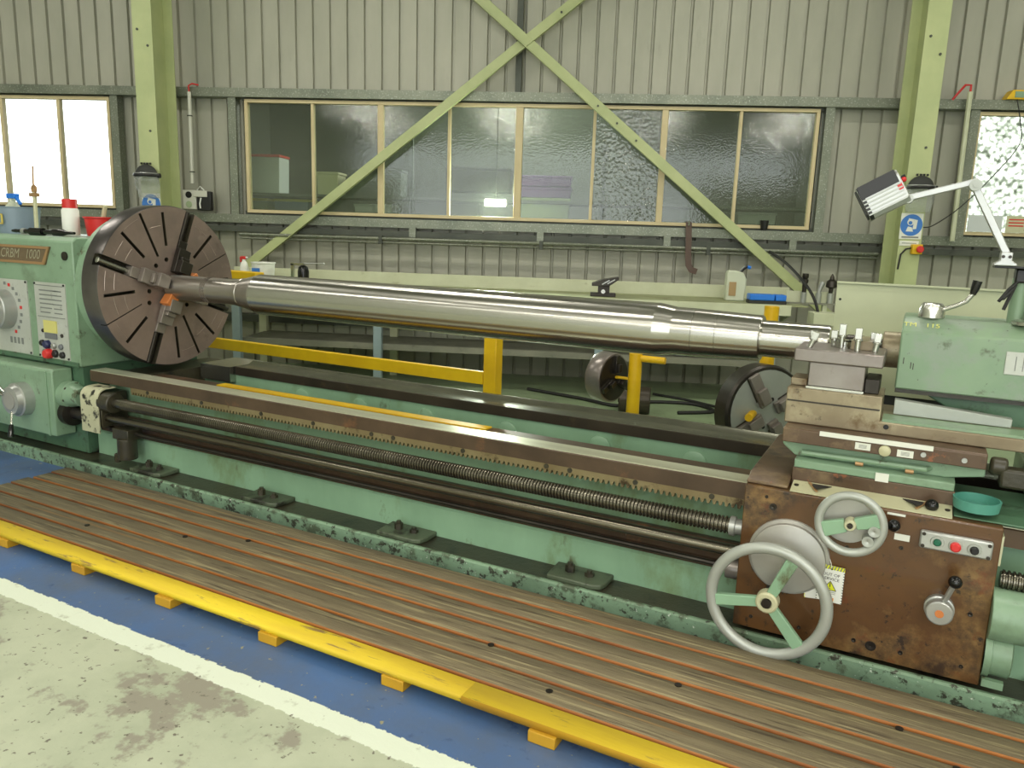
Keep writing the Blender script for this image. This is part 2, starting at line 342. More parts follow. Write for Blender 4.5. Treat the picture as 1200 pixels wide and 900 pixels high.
WIN = [(-6.9, -5.19, 'bright'), (-3.69, 2.19, 'mid'), (3.66, 6.0, 'pat')]
midsheets(X0, -6.97); midsheets(-5.15, -3.72); midsheets(2.23, 3.6); midsheets(6.05, X1)
GY0, GY1 = 8.12, 8.262
def girt(n, x0, x1, z0, z1, ms='galv'):      # lipped C section, web up
    b = MB(); t = .004
    b.prism([(GY0, z0), (GY0, z1), (GY1, z1), (GY1, z1-t), (GY0+t, z1-t), (GY0+t, z0+t), (GY1, z0+t), (GY1, z0)], 'x', x0, x1)
    struct('trim_%d' % n, b, ms, (x0, GY0, z0))
girt(1, X0, X1, 2.825, 2.915); girt(2, X0, X1, 1.535, 1.625); girt(3, X0, X1, 1.44, 1.50, 'galv_dark')
girt(4, X0, X1, .47, .55, 'galv_dark')
for i, x in enumerate((-3.86, 2.235, -5.17, 3.585)):  # galvanised window jamb studs
    struct('trim_%d' % (5+i), MB().box(x, x+.085, 8.14, 8.25, 1.625, 2.825), 'galv', (x, 8.14, 1.62))
struct('trim_9', MB().box(-.835, -.775, 8.19, 8.25, 2.915, ZC), 'galv_dark', (-.8, 8.2, 2.9))
for i, x in enumerate((-3.2, -1.9, -.55, .75, 2.0)):   # short cleats between the two lower girts
    struct('trim_%d' % (10+i), MB().box(x, x+.07, 8.10, 8.13, 1.44, 1.55), 'galv', (x, 8.1, 1.44))

def window(n, x0, x1, divs, glz, z0=1.645, z1=2.81, y=8.16):
    w = thing('window_%d' % n, None, None, (x0, y, z0), 'W', None, 'structure'); t = .034
    b = MB()
    b.box(x0, x1, y, y+.07, z1-t, z1); b.box(x0, x1, y, y+.07, z0, z0+t); b.box(x0, x0+t, y, y+.07, z0+t, z1-t); b.box(x1-t, x1, y, y+.07, z0+t, z1-t)
    part(w, 'frame', b, 'win_frame', bev=.003)
    xs = [x0]+[d[0] for d in divs]+[x1]
    for (x, wd) in divs: part(w, 'mullion', MB().box(x-wd/2, x+wd/2, y+.004, y+.066, z0+t, z1-t), 'win_frame', bev=.003)
    for k, (a, c) in enumerate(zip(xs[:-1], xs[1:])):
        part(w, 'pane', MB().box(a+.012, c-.012, y+.03, y+.035, z0+.02, z1-.02), 'glass_hammered' if n == 1 and k == 5 else glz)
    return w
window(1, -3.69, 2.19, [(-2.955, .03), (-2.225, .062), (-1.5, .03), (-.775, .075), (-.01, .03), (.69, .062), (1.435, .03)], 'glass_mid')
window(2, -6.9, -5.19, [(-6.44, .035), (-5.78, .035)], 'glass_bright')
window(3, 3.66, 6.0, [(4.8, .035)], 'glass_pattern')
def added_front_window(n, x0, x1):  # unseen frames for the added daylight band
    w = thing('window_%d' % n, None, None, (x0, YF, 3.4), 'W', None, 'structure')
    b = MB()
    for k in range(6): x = x0+(x1-x0)*k/5; b.box(x-.03, x+.03, YF-.07, YF-.01, 3.4, 4.4)
    part(w, 'frame', b, 'win_frame')
added_front_window(4, -8, 6.5)
for i, (a, b) in enumerate(((-6.97, -5.15), (-3.73, 2.24), (3.6, 6.05))):   # window sills and heads
    struct('trim_%d' % (40+i), MB().box(a, b, 8.20, 8.265, 1.60, 1.665).box(a, b, 8.20, 8.265, 2.795, 2.83), 'galv_dark', (a, 8.2, 1.6))
struct('trim_43', MB().box(-5.215, -5.165, 8.20, 8.265, 1.6, 2.83), 'galv_dark', (-5.2, 8.2, 1.6)); struct('trim_44', MB().box(3.60, 3.68, 8.235, 8.265, 1.6, 2.83), 'galv_dark', (3.62, 8.2, 1.6))

struct('ground_outside', MB().box(-30, 30, 11.3, 40, -.3, -.05), 'charcoal')
# the store room behind the long window
struct('wall_store_back', MB().box(-4.6, 2.75, 11.0, 11.1, 0, 4), 'annex_dark'); struct('wall_store_left', MB().box(-4.7, -4.6, 8.32, 11.1, 0, 4), 'annex_dark')
struct('wall_store_right', MB().box(2.75, 2.85, 8.32, 11.1, 0, 4), 'annex_dark'); struct('ceiling_store', MB().box(-4.7, 2.85, 8.32, 11.1, 4, 4.1), 'annex_dark')
sh = thing('store_shelving', 'dark storage shelving seen through the long window', 'shelf', (-1, 9, 0), 'W')
for z in (1.70, 1.885): part(sh, 'shelf_board', MB().box(-4.5, 2.6, 8.75, 9.4, z-.03, z), 'annex_shelf')
for x in (-4.45, -2.2, .1, 2.5): part(sh, 'upright', MB().box(x, x+.05, 9.35, 9.4, 0, 2.6), 'annex_shelf')
def store_item(name, label, cat, x0, x1, y0, z0, z1, ms, lid=None, d=.3, group=None):
    t = thing(name, label, cat, ((x0+x1)/2, y0, z0), 'W', group)
    part(t, 'body', MB().prism([(x0+.01, z0), (x1-.01, z0), (x1, z1-.03), (x0, z1-.03)], 'y', y0, y0+d), ms, bev=.008)
    part(t, 'lid', MB().box(x0-.008, x1+.008, y0-.008, y0+d+.008, z1-.03, z1), lid or ms, bev=.006)
store_item('storage_box', 'tall white storage box with red lid behind the window', 'box', -4.0, -3.64, 8.95, 1.885, 2.33, 'box_white', 'red')
store_item('storage_tub', 'low blue-grey tub with yellow lid behind the window', 'tub', -3.72, -3.3, 8.95, 1.70, 1.83, 'tub_blue', 'tub_yellow')
store_item('storage_tub', 'pale tub with yellow lid in the window corner', 'tub', -4.02, -3.8, 8.95, 1.70, 1.83, 'pale_green', 'tub_yellow')
store_item('paint_pail', 'cream pail on the store shelf beside the white box', 'pail', -3.2, -2.94, 8.95, 1.885, 2.15, 'cream_plate')
store_item('carton', 'grey carton on the store shelf behind the brace', 'box', -2.8, -2.2, 8.98, 1.885, 2.2, 'annex_shelf')
store_item('storage_tub', 'white low tub under the grey carton', 'tub', -2.75, -2.3, 8.95, 1.70, 1.80, 'box_white')
store_item('black_trunk', 'black trunk on the store shelf beside the purple cases', 'trunk', -1.68, -.93, 8.95, 1.97, 2.24, 'charcoal')
store_item('packing_case', 'grey case under the black trunk', 'case', -2.05, -1.3, 9.0, 1.70, 1.86, 'annex_shelf')
store_item('purple_case', 'upper of two stacked purple cases behind the window', 'case', -.82, -.24, 8.95, 2.055, 2.17, 'purple')
store_item('purple_case', 'lower of two stacked purple cases behind the window', 'case', -.82, -.24, 8.95, 1.93, 2.045, 'purple')
store_item('green_crate', 'pale green crate carrying the purple cases', 'crate', -.82, -.25, 8.95, 1.70, 1.925, 'pale_green')
store_item('carton', 'pale carton leaning low in the right window pane', 'box', 1.62, 2.04, 8.95, 1.70, 1.835, 'box_white')
sl = thing('store_fill_light', 'unseen fill light added under the store room ceiling', 'ceiling light', (-.9, 9.9, 3.9), 'W'); part(sl, 'housing', MB().box(-1.6, -.2, 9.85, 9.95, 3.93, 4.0), 'fitting')  # unseen fill, added to brighten the things on the store shelves
d_ = bpy.data.lights.new('tube_light', 'AREA'); d_.shape = 'RECTANGLE'; d_.size = 1.3; d_.size_y = .1; d_.energy = 170; o_ = bpy.data.objects.new('tube_light', d_); COL.objects.link(o_); o_.parent = sl; o_.location = (0, 0, .02)
lt = thing('window_lamp', 'small bright lamp strip hung inside the long window', 'lamp', (-1.02, 8.32, 1.83), 'W')
part(lt, 'housing', MB().box(-1.145, -.895, 8.325, 8.37, 1.785, 1.875), 'charcoal'); part(lt, 'diffuser', MB().box(-1.13, -.91, 8.318, 8.3245, 1.795, 1.865), 'lit_opening'); part(lt, 'hanger', MB().cyl((-1.02, 8.345, 1.875), (-1.02, 8.345, 4.0), .006, n=8), 'charcoal')
d_ = bpy.data.lights.new('lamp_light', 'AREA'); d_.shape = 'RECTANGLE'; d_.size = .22; d_.size_y = .07; d_.energy = 70; o_ = bpy.data.objects.new('lamp_light', d_); COL.objects.link(o_); o_.parent = lt; o_.location = (0, -.006, 0); o_.rotation_euler = (radians(-90), 0, 0)

# columns and wind braces
def column(x0, x1, y0, y1, label):
    t = thing('steel_column', label, 'column', ((x0+x1)/2, y0, 0), 'W', None, 'structure'); xm = (x0+x1)/2; f = .014
    part(t, 'flange', MB().box(x0, x1, y0, y0+f, 0, ZC), 'column', bev=.002); part(t, 'flange', MB().box(x0, x1, y1-f, y1, 0, ZC), 'column', bev=.002)
    part(t, 'web', MB().box(xm-.006, xm+.006, y0+f, y1-f, 0, ZC), 'column')
    return t
c1 = column(-4.545, -4.345, 7.60, 8.0, 'pale green steel column beside the bright window'); c2 = column(2.865, 3.065, 7.60, 8.0, 'pale green steel column with blue sign and stop button')
for c, x in ((c1, -4.445), (c2, 2.965)):
    for k, (dx, z) in enumerate(((-.05, 3.35), (.05, 3.2), (.03, 2.4))):
        part(c, 'bolt', MB().cyl((x+dx, 7.60, z), (x+dx, 7.592, z), .012, n=8), 'galv_dark')
def brace(name, pts, label, y):
    t = thing(name, label, 'brace', (pts[0][0], y, pts[0][1]), 'W', None, 'structure')
    a, b = Vector((pts[0][0], y, pts[0][1])), Vector((pts[1][0], y, pts[1][1])); part(t, 'angle', MB().bar(a, b, .012, .095, (0, 1, 0)) if 0 else MB().obox((a+b)/2, b-a, (0, 1, 0), (b-a).cross(Vector((0, 1, 0))), (b-a).length/2, .006, .05), 'brace', bev=.002)
    d = (b-a).normalized(); n = d.cross(Vector((0, 1, 0))); n = n if n.z > 0 else -n
    part(t, 'flange', MB().obox((a+b)/2+n*-.047+Vector((0, -.022, 0)), d, (0, 1, 0), n, (b-a).length/2, .026, .005), 'brace', bev=.002)
    for k in (.57, .60, .63):
        p = a+(b-a)*k; part(t, 'bolt', MB().cyl(p+Vector((0, -.006, 0)), p+Vector((0, -.016, 0)), .011, n=8), 'galv_dark')
brace('wind_brace', ((-4.35, .55), (2.6, 6.0*.98+.12)), 'pale green wind brace rising to the right across the window', 8.085)
brace('wind_brace', ((-3.75, 5.85), (2.85, .47)), 'pale green wind brace falling to the right across the window', 8.055)
# pipes on the wall
solo('air_pipe', 'thin grey air pipe running along under the girts', 'pipe', MB().tube([(-3.75, 8.08, 1.415), (2.86, 8.08, 1.43)], .017).tube([(-3.75, 8.09, 1.375), (2.86, 8.09, 1.39)], .009), 'galv', (-.5, 8.08, 1.4))
for x in (-2.2, -.5, 1.2): struct('trim_%d' % (20+int(x*10)), MB().box(x-.02, x+.02, 8.06, 8.11, 1.36, 1.45), 'galv_dark', (x, 8.1, 1.4))
t = thing('conduit', 'cream conduit with red wire beside the left column', 'conduit', (-4.28, 8.1, 1.95), 'W')
part(t, 'pipe', MB().tube([(-4.25, 8.09, 2.86), (-4.26, 8.09, 1.93)], .02), 'pvc'); part(t, 'wire', MB().tube([(-4.25, 8.09, 2.85), (-4.25, 8.08, 2.92), (-4.21, 8.08, 2.94), (-4.15, 8.1, 2.93)], .008), 'red')
for z in (2.05, 2.62): part(t, 'clip', MB().torus((-4.255, 8.09, z), (0, 0, 1), .023, .006, 16, 6), 'galv_dark')
t = thing('conduit', 'pale green conduit bent at the top beside the patterned window', 'conduit', (3.53, 8.06, 1.6), 'W')
part(t, 'pipe', MB().tube([(3.515, 8.06, 2.97), (3.535, 8.06, 1.58)], .024), 'bench_cream'); part(t, 'wire', MB().tube([(3.515, 8.06, 2.96), (3.51, 8.05, 3.03), (3.46, 8.05, 3.03), (3.4, 8.06, 2.95), (3.37, 8.08, 2.90)], .011), 'red')
# ceiling fittings behind and above the camera
def fitting(x, y, z, label, k_):
    t = thing('ceiling_light', label, 'ceiling light', (x, y, z), 'W', 'long ceiling lights'); 
    part(t, 'housing', MB().box(x-.8, x+.8, y-.1, y+.1, z, z+.08), 'fitting'); part(t, 'hanger', MB().cyl((x, y, z+.08), (x, y, ZC), .01, n=8), 'galv')
    for k in (-.045, .045): part(t, 'tube', MB().cyl((x-.75, y+k, z-.02), (x+.75, y+k, z-.02), .015, n=10), 'tube_glow')
    d = bpy.data.lights.new('tube_light', 'AREA'); d.shape = 'RECTANGLE'; d.size = 1.5; d.size_y = .16; d.energy = LIGHT_W*k_; d.color = LIGHT_C
    o = bpy.data.objects.new('tube_light', d); COL.objects.link(o); o.parent = t; o.location = (0, 0, -.045)
for y, k_ in ((-8.0, 2.0), (-5.0, 1.6), (-1.8, .8), (1.9, .6), (5.6, .68)):
    for x in (-6.4, -2.4, 1.6, 5.4): fitting(x, y, 4.9, 'white twin-tube light hung under the shed roof', k_)

# ------------------------------------------------------------------ lathe bed  (lathe frame: u along, v away, w up)
UL, UR = -4.45, 1.75
bed = thing('lathe_bed', 'long green lathe bed with bright ways, lead screw and oily plinth', 'lathe bed', (-1.35, 3.3, 0))
part(bed, 'plinth', MB().prism([(2.745, 0), (2.745, .068), (2.752, .075), (2.765, .075), (2.775, .06), (2.929, .06), (2.929, 0)], 'x', -6.3, UR), ['green_plinth'])
part(bed, 'oil_tray', MB().box(-6.25, UR-.02, 2.7755, 2.9285, .0605, .064), 'oil_dark', 'black oily tray along the plinth')
part(bed, 'base_casting', MB().prism([(2.93, .0), (2.93, .205), (2.938, .214), (2.95, .214), (2.97, .25), (3.70, .25), (3.70, 0)], 'x', UL, UR), 'green_bed')
part(bed, 'drip_ledge', MB().prism([(2.942, .2145), (2.942, .24), (2.965, .245), (2.965, .325), (2.989, .325), (2.989, .2505), (2.97, .2505), (2.95, .2145)], 'x', UL+.02, UR), 'brown_bed', 'brown oily ledge under the feed rod')
part(bed, 'front_web', MB().box(UL+.06, UR, 2.99, 3.02, .2505, .555), 'green_bed')
part(bed, 'rear_web', MB().box(UL+.06, UR, 3.52, 3.58, .2505, .545), 'green_bed')
part(bed, 'front_way', MB().prism([(2.886, .536), (2.886, .596), (2.890, .6), (2.991, .6), (2.995, .596), (2.995, .5645), (3.2, .5645), (3.2, .5555), (2.93, .5555), (2.93, .536)], 'x', UL+.03, UR), ['brown_bed'])
part(bed, 'way_face', MB().box(UL+.03, UR, 2.8905, 2.9905, .6001, .6035), 'way_steel', 'bright ground top of the front way')
part(bed, 'rear_way', MB().prism([(3.507, .546), (3.507, .597), (3.51, .6), (3.772, .6), (3.775, .597), (3.775, .52), (3.6, .52), (3.6, .546)], 'x', -3.86, UR), 'brown_rear')
part(bed, 'rear_way_face', MB().prism([(3.514, .6001), (3.54, .603), (3.62, .603), (3.66, .622), (3.70, .603), (3.768, .6001)], 'x', -3.86, UR), 'rear_top')
part(bed, 'gap_piece', MB().box(-4.14, -3.87, 3.47, 3.775, .50, .6), 'bright_steel', 'bright scraped gap block by the chuck')
part(bed, 'gap_front', MB().box(UL+.03, -4.16, 3.02, 3.775, .25, .57), 'oil_dark')
part(bed, 'bed_floor', MB().box(UL+.06, UR, 3.021, 3.519, .2505, .27), 'oil_dark')
part(bed, 'yellow_strip', MB().box(-3.6, -1.77, 3.125, 3.19, .565, .572), 'yellow', 'yellow flat strip inside the bed')
for u in (-3.3, -2.85, -2.38, -1.86, -1.33, -.85, -.3, .3, 1.0):
    b = MB(); b.rev((u, 3.519, .462), (0, -1, 0), [(0, .06), (.008, .058), (.012, .05), (.012, .001)], 20, False); part(bed, 'cored_boss', b, 'green_bed')
# rack with cut teeth
rk = MB(); rk.box(UL+.4, -.30, 2.888, 2.914, .510, .5355); TP = .0235; n = int((UR-.2-(UL+.4))/TP)
nt_ = int(((-.30)-(UL+.4))/TP)
for k in range(nt_):
    u = UL+.4+k*TP; rk.prism([(u+.002, .5105), (u+.0185, .5105), (u+.0145, .494), (u+.006, .494)], 'y', 2.888, 2.912)
rko = part(bed, 'rack', rk, 'rack_steel', 'toothed rack under the front way', ang=20)
for u in (-3.9, -3.45, -3.0, -2.64, -2.27, -2.14, -1.75, -1.33, -1.22, -.93, -.62):
    part(rko, 'rack_bolt', MB().cyl((u, 2.888, .524), (u, 2.884, .524), .011, n=10), 'oil_dark')
# lead screw: trapezoidal rings
def screw(u0, u1, v, w, r, pit, n=16):
    prof = []; k = 0; u = u0
    while u < u1:
        prof += [(u-u0, r-.006), (u-u0+pit*.25, r-.006), (u-u0+pit*.42, r), (u-u0+pit*.80, r)]; u += pit
    return MB().rev((u0, v, w), (1, 0, 0), prof, n)
part(bed, 'lead_screw', screw(-4.05, -.52, 2.835, .442, .033, .0145).cyl((-4.3, 2.835, .442), (-4.05, 2.835, .442), .03), 'screw_steel', 'threaded steel lead screw', ang=25)
part(bed, 'lead_screw', screw(.34, 1.7, 2.835, .442, .033, .0145), 'screw_steel', ang=25)
part(bed, 'feed_rod', MB().cyl((-4.25, 2.832, .345), (1.7, 2.832, .345), .0225, n=24), 'rod_steel', 'smooth steel feed rod')
part(bed, 'control_rod', MB().cyl((-4.2, 2.85, .272), (1.7, 2.85, .272), .011, n=12), 'dark_steel')
# levelling feet in the tray
for u in (-3.84, -2.94, -2.04, -1.14, .6):
    f = part(bed, 'foot_pad', MB().prism([(u-.12, 2.782), (u+.09, 2.782), (u+.12, 2.80), (u+.13, 2.84), (u+.13, 2.928), (u-.13, 2.928)], 'z', .064, .088), 'green_foot', bev=.005)
    for du, h in ((-.045, .03), (.045, .016)):
        part(f, 'bolt', MB().cyl((u+du, 2.86, .088), (u+du, 2.86, .088+h), .021, n=6).cyl((u+du, 2.86, .088+h), (u+du, 2.86, .098+h), .012, n=10), 'oil_dark')
part(bed, 'oil_plug', MB().box(-1.05, -.98, 2.957, 2.9645, .26, .31).cyl((-1.01, 2.957, .29), (-1.01, 2.945, .29), .012, n=8), 'brown_bed')
# lead screw end bearing with cream cover
a = MB(); pr = []
for k in range(9): t_ = pi/2*k/8; pr.append((2.84-.055*sin(t_)+0, .455+.06*cos(t_)))
pr = [(2.90, .515), (2.90, .522)]+[(2.84-.06*sin(t*pi/16), .462+.06*cos(t*pi/16)) for t in range(9)]+[(2.78, .255), (2.786, .255)]+[(2.84-.054*sin(t*pi/16), .462+.053*cos(t*pi/16)) for t in range(8, -1, -1)]
part(bed, 'screw_cover', MB().prism(pr, 'x', -4.37, -4.205), 'cover_cream', 'chipped cream bent cover over the screw bearing', ang=25)
part(bed, 'bearing_block', MB().box(-4.34, -4.2, 2.795, 2.97, .29, .49).cyl((-4.22, 2.835, .442), (-4.12, 2.835, .442), .06), 'oil_dark', bev=.006)
part(bed, 'coolant_pump', MB().cyl((-4.03, 2.83, .12), (-4.03, 2.83, .245), .055).box(-4.12, -3.98, 2.80, 2.90, .235, .30).cyl((-4.08, 2.80, .10), (-4.08, 2.80, .15), .02, n=10), 'oil_dark', bev=.004)

# ------------------------------------------------------------------ headstock
hs = thing('headstock', 'green lathe headstock with dials, nameplate and push buttons', 'headstock', (-5.3, 3.3, .6))
HV, HT, LV = 2.85, 1.395, 2.74
part(hs, 'upper_casting', MB().prism([(HV, .62), (HV, HT-.025), (HV+.03, HT), (3.78, HT), (3.78, .62)], 'x', -6.3, -4.45), 'green', bev=.008)
part(hs, 'gearbox', MB().prism([(LV, .19), (LV, .59), (LV+.015, .605), (2.87, .605), (2.87, .19)], 'x', -6.3, -4.57), 'green', bev=.008)
part(hs, 'gearbox_edge', MB().box(-4.64, -4.62, LV-.006, LV, .19, .59), 'green')
part(hs, 'pedestal', MB().box(-6.25, -4.47, 2.877, 3.72, .07, .6195), 'green_dark')
gd = MB(); gd.rev((-4.45, 3.305, 1.10), (1, 0, 0), [(0, .455), (.05, .45), (.07, .43), (.07, .05)], 48); part(hs, 'spindle_collar', gd, 'green')
part(hs, 'lower_lip', MB().box(-6.3, -4.46, HV-.006, HV, .62, .645), 'green_dark')
np_ = part(hs, 'nameplate', MB().prism([(-6.0, 1.225), (-4.715, 1.225), (-4.655, 1.335), (-6.0, 1.335)], 'y', HV-.008, HV), 'nameplate', 'brown nameplate with slanted letters')
fr = MB()
fr.prism([(-6.0, 1.32), (-4.667, 1.32), (-4.655, 1.335), (-6.0, 1.335)], 'y', HV-.014, HV-.008); fr.prism([(-6.0, 1.225), (-4.715, 1.225), (-4.727, 1.24), (-6.0, 1.24)], 'y', HV-.014, HV-.008)
fr.prism([(-4.735, 1.24), (-4.715, 1.225), (-4.655, 1.335), (-4.680, 1.32)], 'y', HV-.014, HV-.008); part(np_, 'plate_border', fr, 'name_frame')
text(np_, 'letter', 'ACRBM   1000', 'name_letters', (-4.76, HV-.009, 1.282), (1, 0, 0), (0, 0, 1), .082, .35, .001, 'RIGHT', wide=.92)
part(hs, 'sight_plug', MB().cyl((-4.52, HV, 1.285), (-4.52, HV-.01, 1.285), .026, n=14), 'dark_steel')
# plates
p1 = part(hs, 'speed_plate', MB().box(-5.75, -4.925, HV-.006, HV, .652, 1.118), 'grey_plate', 'pale speed chart plate behind the dial')
p2 = part(hs, 'control_plate', MB().box(-4.848, -4.54, HV-.006, HV, .650, 1.118), 'grey_plate', 'pale control plate with buttons and display')
part(p2, 'chart_frame', MB().box(-4.83, -4.56, HV-.009, HV-.006, .905, .909).box(-4.83, -4.56, HV-.009, HV-.006, 1.098, 1.102), 'ink_grey')
for k in range(6): part(p2, 'printed_line', MB().box(-4.80, -4.80+.10+.018*((k*7) % 6), HV-.0075, HV-.006, .93+k*.027, .938+k*.027).box(-4.66, -4.58, HV-.0075, HV-.006, .93+k*.027, .937+k*.027), 'ink_grey')
part(p2, 'display', MB().box(-4.775, -4.645, HV-.012, HV-.006, .81, .885), 'yellow_btn'); part(p2, 'display_window', MB().box(-4.77, -4.65, HV-.012, HV-.006, .772, .806), 'lcd')
for (u, w, r, ms, d) in ((-4.80, .74, .019, 'black', .02), (-4.745, .735, .026, 'navy', .03), (-4.68, .733, .019, 'alu', .02), (-4.615, .73, .018, 'lcd', .015), (-4.79, .685, .016, 'lcd', .012), (-4.735, .678, .031, 'red_btn', .04), (-4.675, .683, .024, 'black', .02), (-4.605, .68, .021, 'black', .018), (-4.79, .818, .012, 'dark_steel', .008), (-4.60, .80, .012, 'dark_steel', .008)):
    part(p2, 'push_button', MB().rev((u, HV-.006, w), (0, -1, 0), [(0, r), (d*.7, r), (d, r*.75)], 16), ms)
for (u, w) in ((-4.84, 1.108), (-4.55, 1.108), (-4.84, .66), (-4.55, .66), (-4.935, 1.108), (-4.935, .662)): part(hs, 'rivet', MB().cyl((u, HV-.006, w), (u, HV-.011, w), .007, n=8), 'ink')
for k in range(4): part(p1, 'printed_mark', MB().box(-5.0-.04*k-.03, -5.0-.04*k-.008, HV-.0075, HV-.006, .71, .75), 'ink_grey')
for k in range(10):
    an = -1.0+.28*k; part(p1, 'dial_number', MB().box(-5.17+.165*cos(an)-.012, -5.17+.165*cos(an)+.012, HV-.0075, HV-.006, .925+.165*sin(an)-.01, .925+.165*sin(an)+.01), 'red' if k % 4 == 0 else 'ink_grey')
dl = part(hs, 'speed_dial', MB().rev((-5.17, HV-.006, .925), (0, -1, 0), [(0, .125), (.075, .122), (.08, .115), (.08, .001)], 40, False), 'alu', 'round aluminium speed dial')
part(dl, 'dial_knob', MB().rev((-5.17, HV-.086, .925), (0, -1, 0), [(0, .03), (.05, .03), (.055, .025)], 20), 'bright_steel')
part(dl, 'lever', MB().tube([(-5.17, HV-.11, .94), (-5.21, HV-.12, 1.02), (-5.27, HV-.16, 1.12)], .009), 'bright_steel')
def knob(u, w, label=None):
    k = part(hs, 'selector_knob', MB().rev((u, LV, w), (0, -1, 0), [(0, .105), (.06, .105), (.065, .095), (.095, .085), (.097, .06), (.097, .001)], 36, False), 'alu', label)
    part(k, 'knob_face', MB().cyl((u, LV-.097, w), (u, LV-.101, w), .055, n=24), 'disc_grey')
    for (a_, l_) in ((2.3, .17), (2.75, .15), (-1.35, .10)):
        d = Vector((cos(a_), -.25, sin(a_))); p = Vector((u, LV-.08, w))+d*.07; q = p+d*l_*.75; e = q+d*.075
        part(k, 'lever', MB().tube([p, q], .007), 'bright_steel'); part(k, 'lever_grip', MB().tube([q, (q+e)/2, e], [.011, .016, .014], 10), 'black_gloss')
knob(-4.86, .395, 'silver selector knob with black-tipped levers'); knob(-5.32, .40)
part(hs, 'screw_flange', MB().rev((-4.57, 2.835, .442), (1, 0, 0), [(0, .085), (.05, .085), (.055, .075), (.12, .06), (.16, .06)], 28), 'green'); part(hs, 'rod_flange', MB().rev((-4.57, 2.835, .33), (1, 0, 0), [(0, .08), (.05, .08), (.06, .04), (.2, .03)], 24), 'dark_steel')
for k in range(6): an = k*pi/3+.3; part(hs, 'flange_bolt', MB().cyl((-4.52, 2.835+.07*cos(an), .442+.07*sin(an)), (-4.508, 2.835+.07*cos(an), .442+.07*sin(an)), .009, n=8), 'oil_dark')

# ------------------------------------------------------------------ four-jaw chuck (face plate)
CU, CV, CW, CR = -4.18, 3.305, 1.105, .50
ck = thing('lathe_chuck', 'huge round four-jaw chuck on the headstock spindle', 'chuck', (CU-.15, CV, CW))
JA = [radians(69.5+90*k) for k in range(4)]
def rad(a): return Vector((0, cos(a), sin(a)))
body = MB().rev((CU-.15, CV, CW), (1, 0, 0), [(0, .25), (0, .48), (.008, .497), (.012, CR), (.138, CR), (.15, CR-.006), (.15, .04)], 96, False)
body.rev((CU-.15, CV, CW), (1, 0, 0), [(.15, .04), (.02, .04), (.02, .02), (0, .25)], 96, False) if 0 else None
body = MB().rev((CU-.15, CV, CW), (1, 0, 0), [(0, .48), (.008, .497), (.012, CR), (.138, CR), (.15, CR-.006)], 96)
cut = MB(); C0 = Vector((CU, CV, CW)); AX = Vector((1, 0, 0))
def radial_box(b, a, r0, r1, hw, d0, d1):
    r_, t_ = rad(a), Vector((0, -sin(a), cos(a))); b.obox(C0+r_*((r0+r1)/2)+AX*((d0+d1)/2), r_, t_, AX, (r1-r0)/2, hw, (d1-d0)/2)
for a_ in JA:
    radial_box(cut, a_, .10, .56, .034, -.06, .02)
    for k, da in enumerate((24.8, 64.6)): radial_box(cut, a_+radians(da), .255, .46, .0095, -.07, .02)
for k, a_ in enumerate(JA):
    if k % 2 == 0: radial_box(cut, a_+radians(44), .205, .485, .0085, -.07, .02)
    else: radial_box(cut, a_+radians(45), .235, .53, .003, -.05, .02)
for a_, r_ in ((126.8, .166), (97.7, .171), (-172, .158), (-150, .185), (-47, .164), (35, .166), (-80, .17), (10, .168)):
    p = C0+rad(radians(a_))*r_; cut.cyl(p+AX*-.05, p+AX*.02, .0145, n=12)
cut.cyl(C0+AX*-.10, C0+AX*.02, .055, n=24)
me_b = body.mesh('face_plate', BASE[ck]); setm(me_b, ['chuck_face', 'chuck_rim', 'oil_dark'])
me_c = cut.mesh('cut', BASE[ck]); setm(me_c, ['chuck_face', 'chuck_rim', 'oil_dark'])
me_c.polygons.foreach_set('material_index', [2]*len(me_c.polygons))
o1 = bpy.data.objects.new('face_plate', me_b); o2 = bpy.data.objects.new('cut', me_c); COL.objects.link(o1); COL.objects.link(o2)
bo = o1.modifiers.new('cut', 'BOOLEAN'); bo.operation = 'DIFFERENCE'; bo.object = o2; bo.solver = 'EXACT'; bo.use_self = True
dg = bpy.context.evaluated_depsgraph_get(); me_n = bpy.data.meshes.new_from_object(o1.evaluated_get(dg)); me_n.name = 'face_plate'
bpy.data.objects.remove(o1, do_unlink=True); bpy.data.objects.remove(o2, do_unlink=True)
for pl in me_n.polygons:
    if pl.material_index != 2: pl.material_index = 0 if pl.normal.x > .7 else 1
me_n.set_sharp_from_angle(angle=radians(30))
fp = bpy.data.objects.new('face_plate', me_n); COL.objects.link(fp); fp.parent = ck; BASE[fp] = BASE[ck]; fp['label'] = 'slotted brown-grey face plate with turned rim'
for a0, a1, r_ in ((166, 180.5, .45), (166, 180.5, .39), (187, 202, .40), (187, 202, .33), (208, 222, .44), (138, 152, .42), (138, 152, .35), (117, 131, .46), (98, 110, .38), (48, 62, .43), (28, 42, .41), (28, 42, .34), (-12, 2, .44), (-41, -28, .40), (-41, -28, .46), (-61, -47, .37), (-82, -68, .42)):
    part(fp, 'turned_line', MB().tube([C0+AX*.0003+rad(radians(a0+(a1-a0)*q/8))*r_ for q in range(9)], .0013, 4), 'turned_ring')
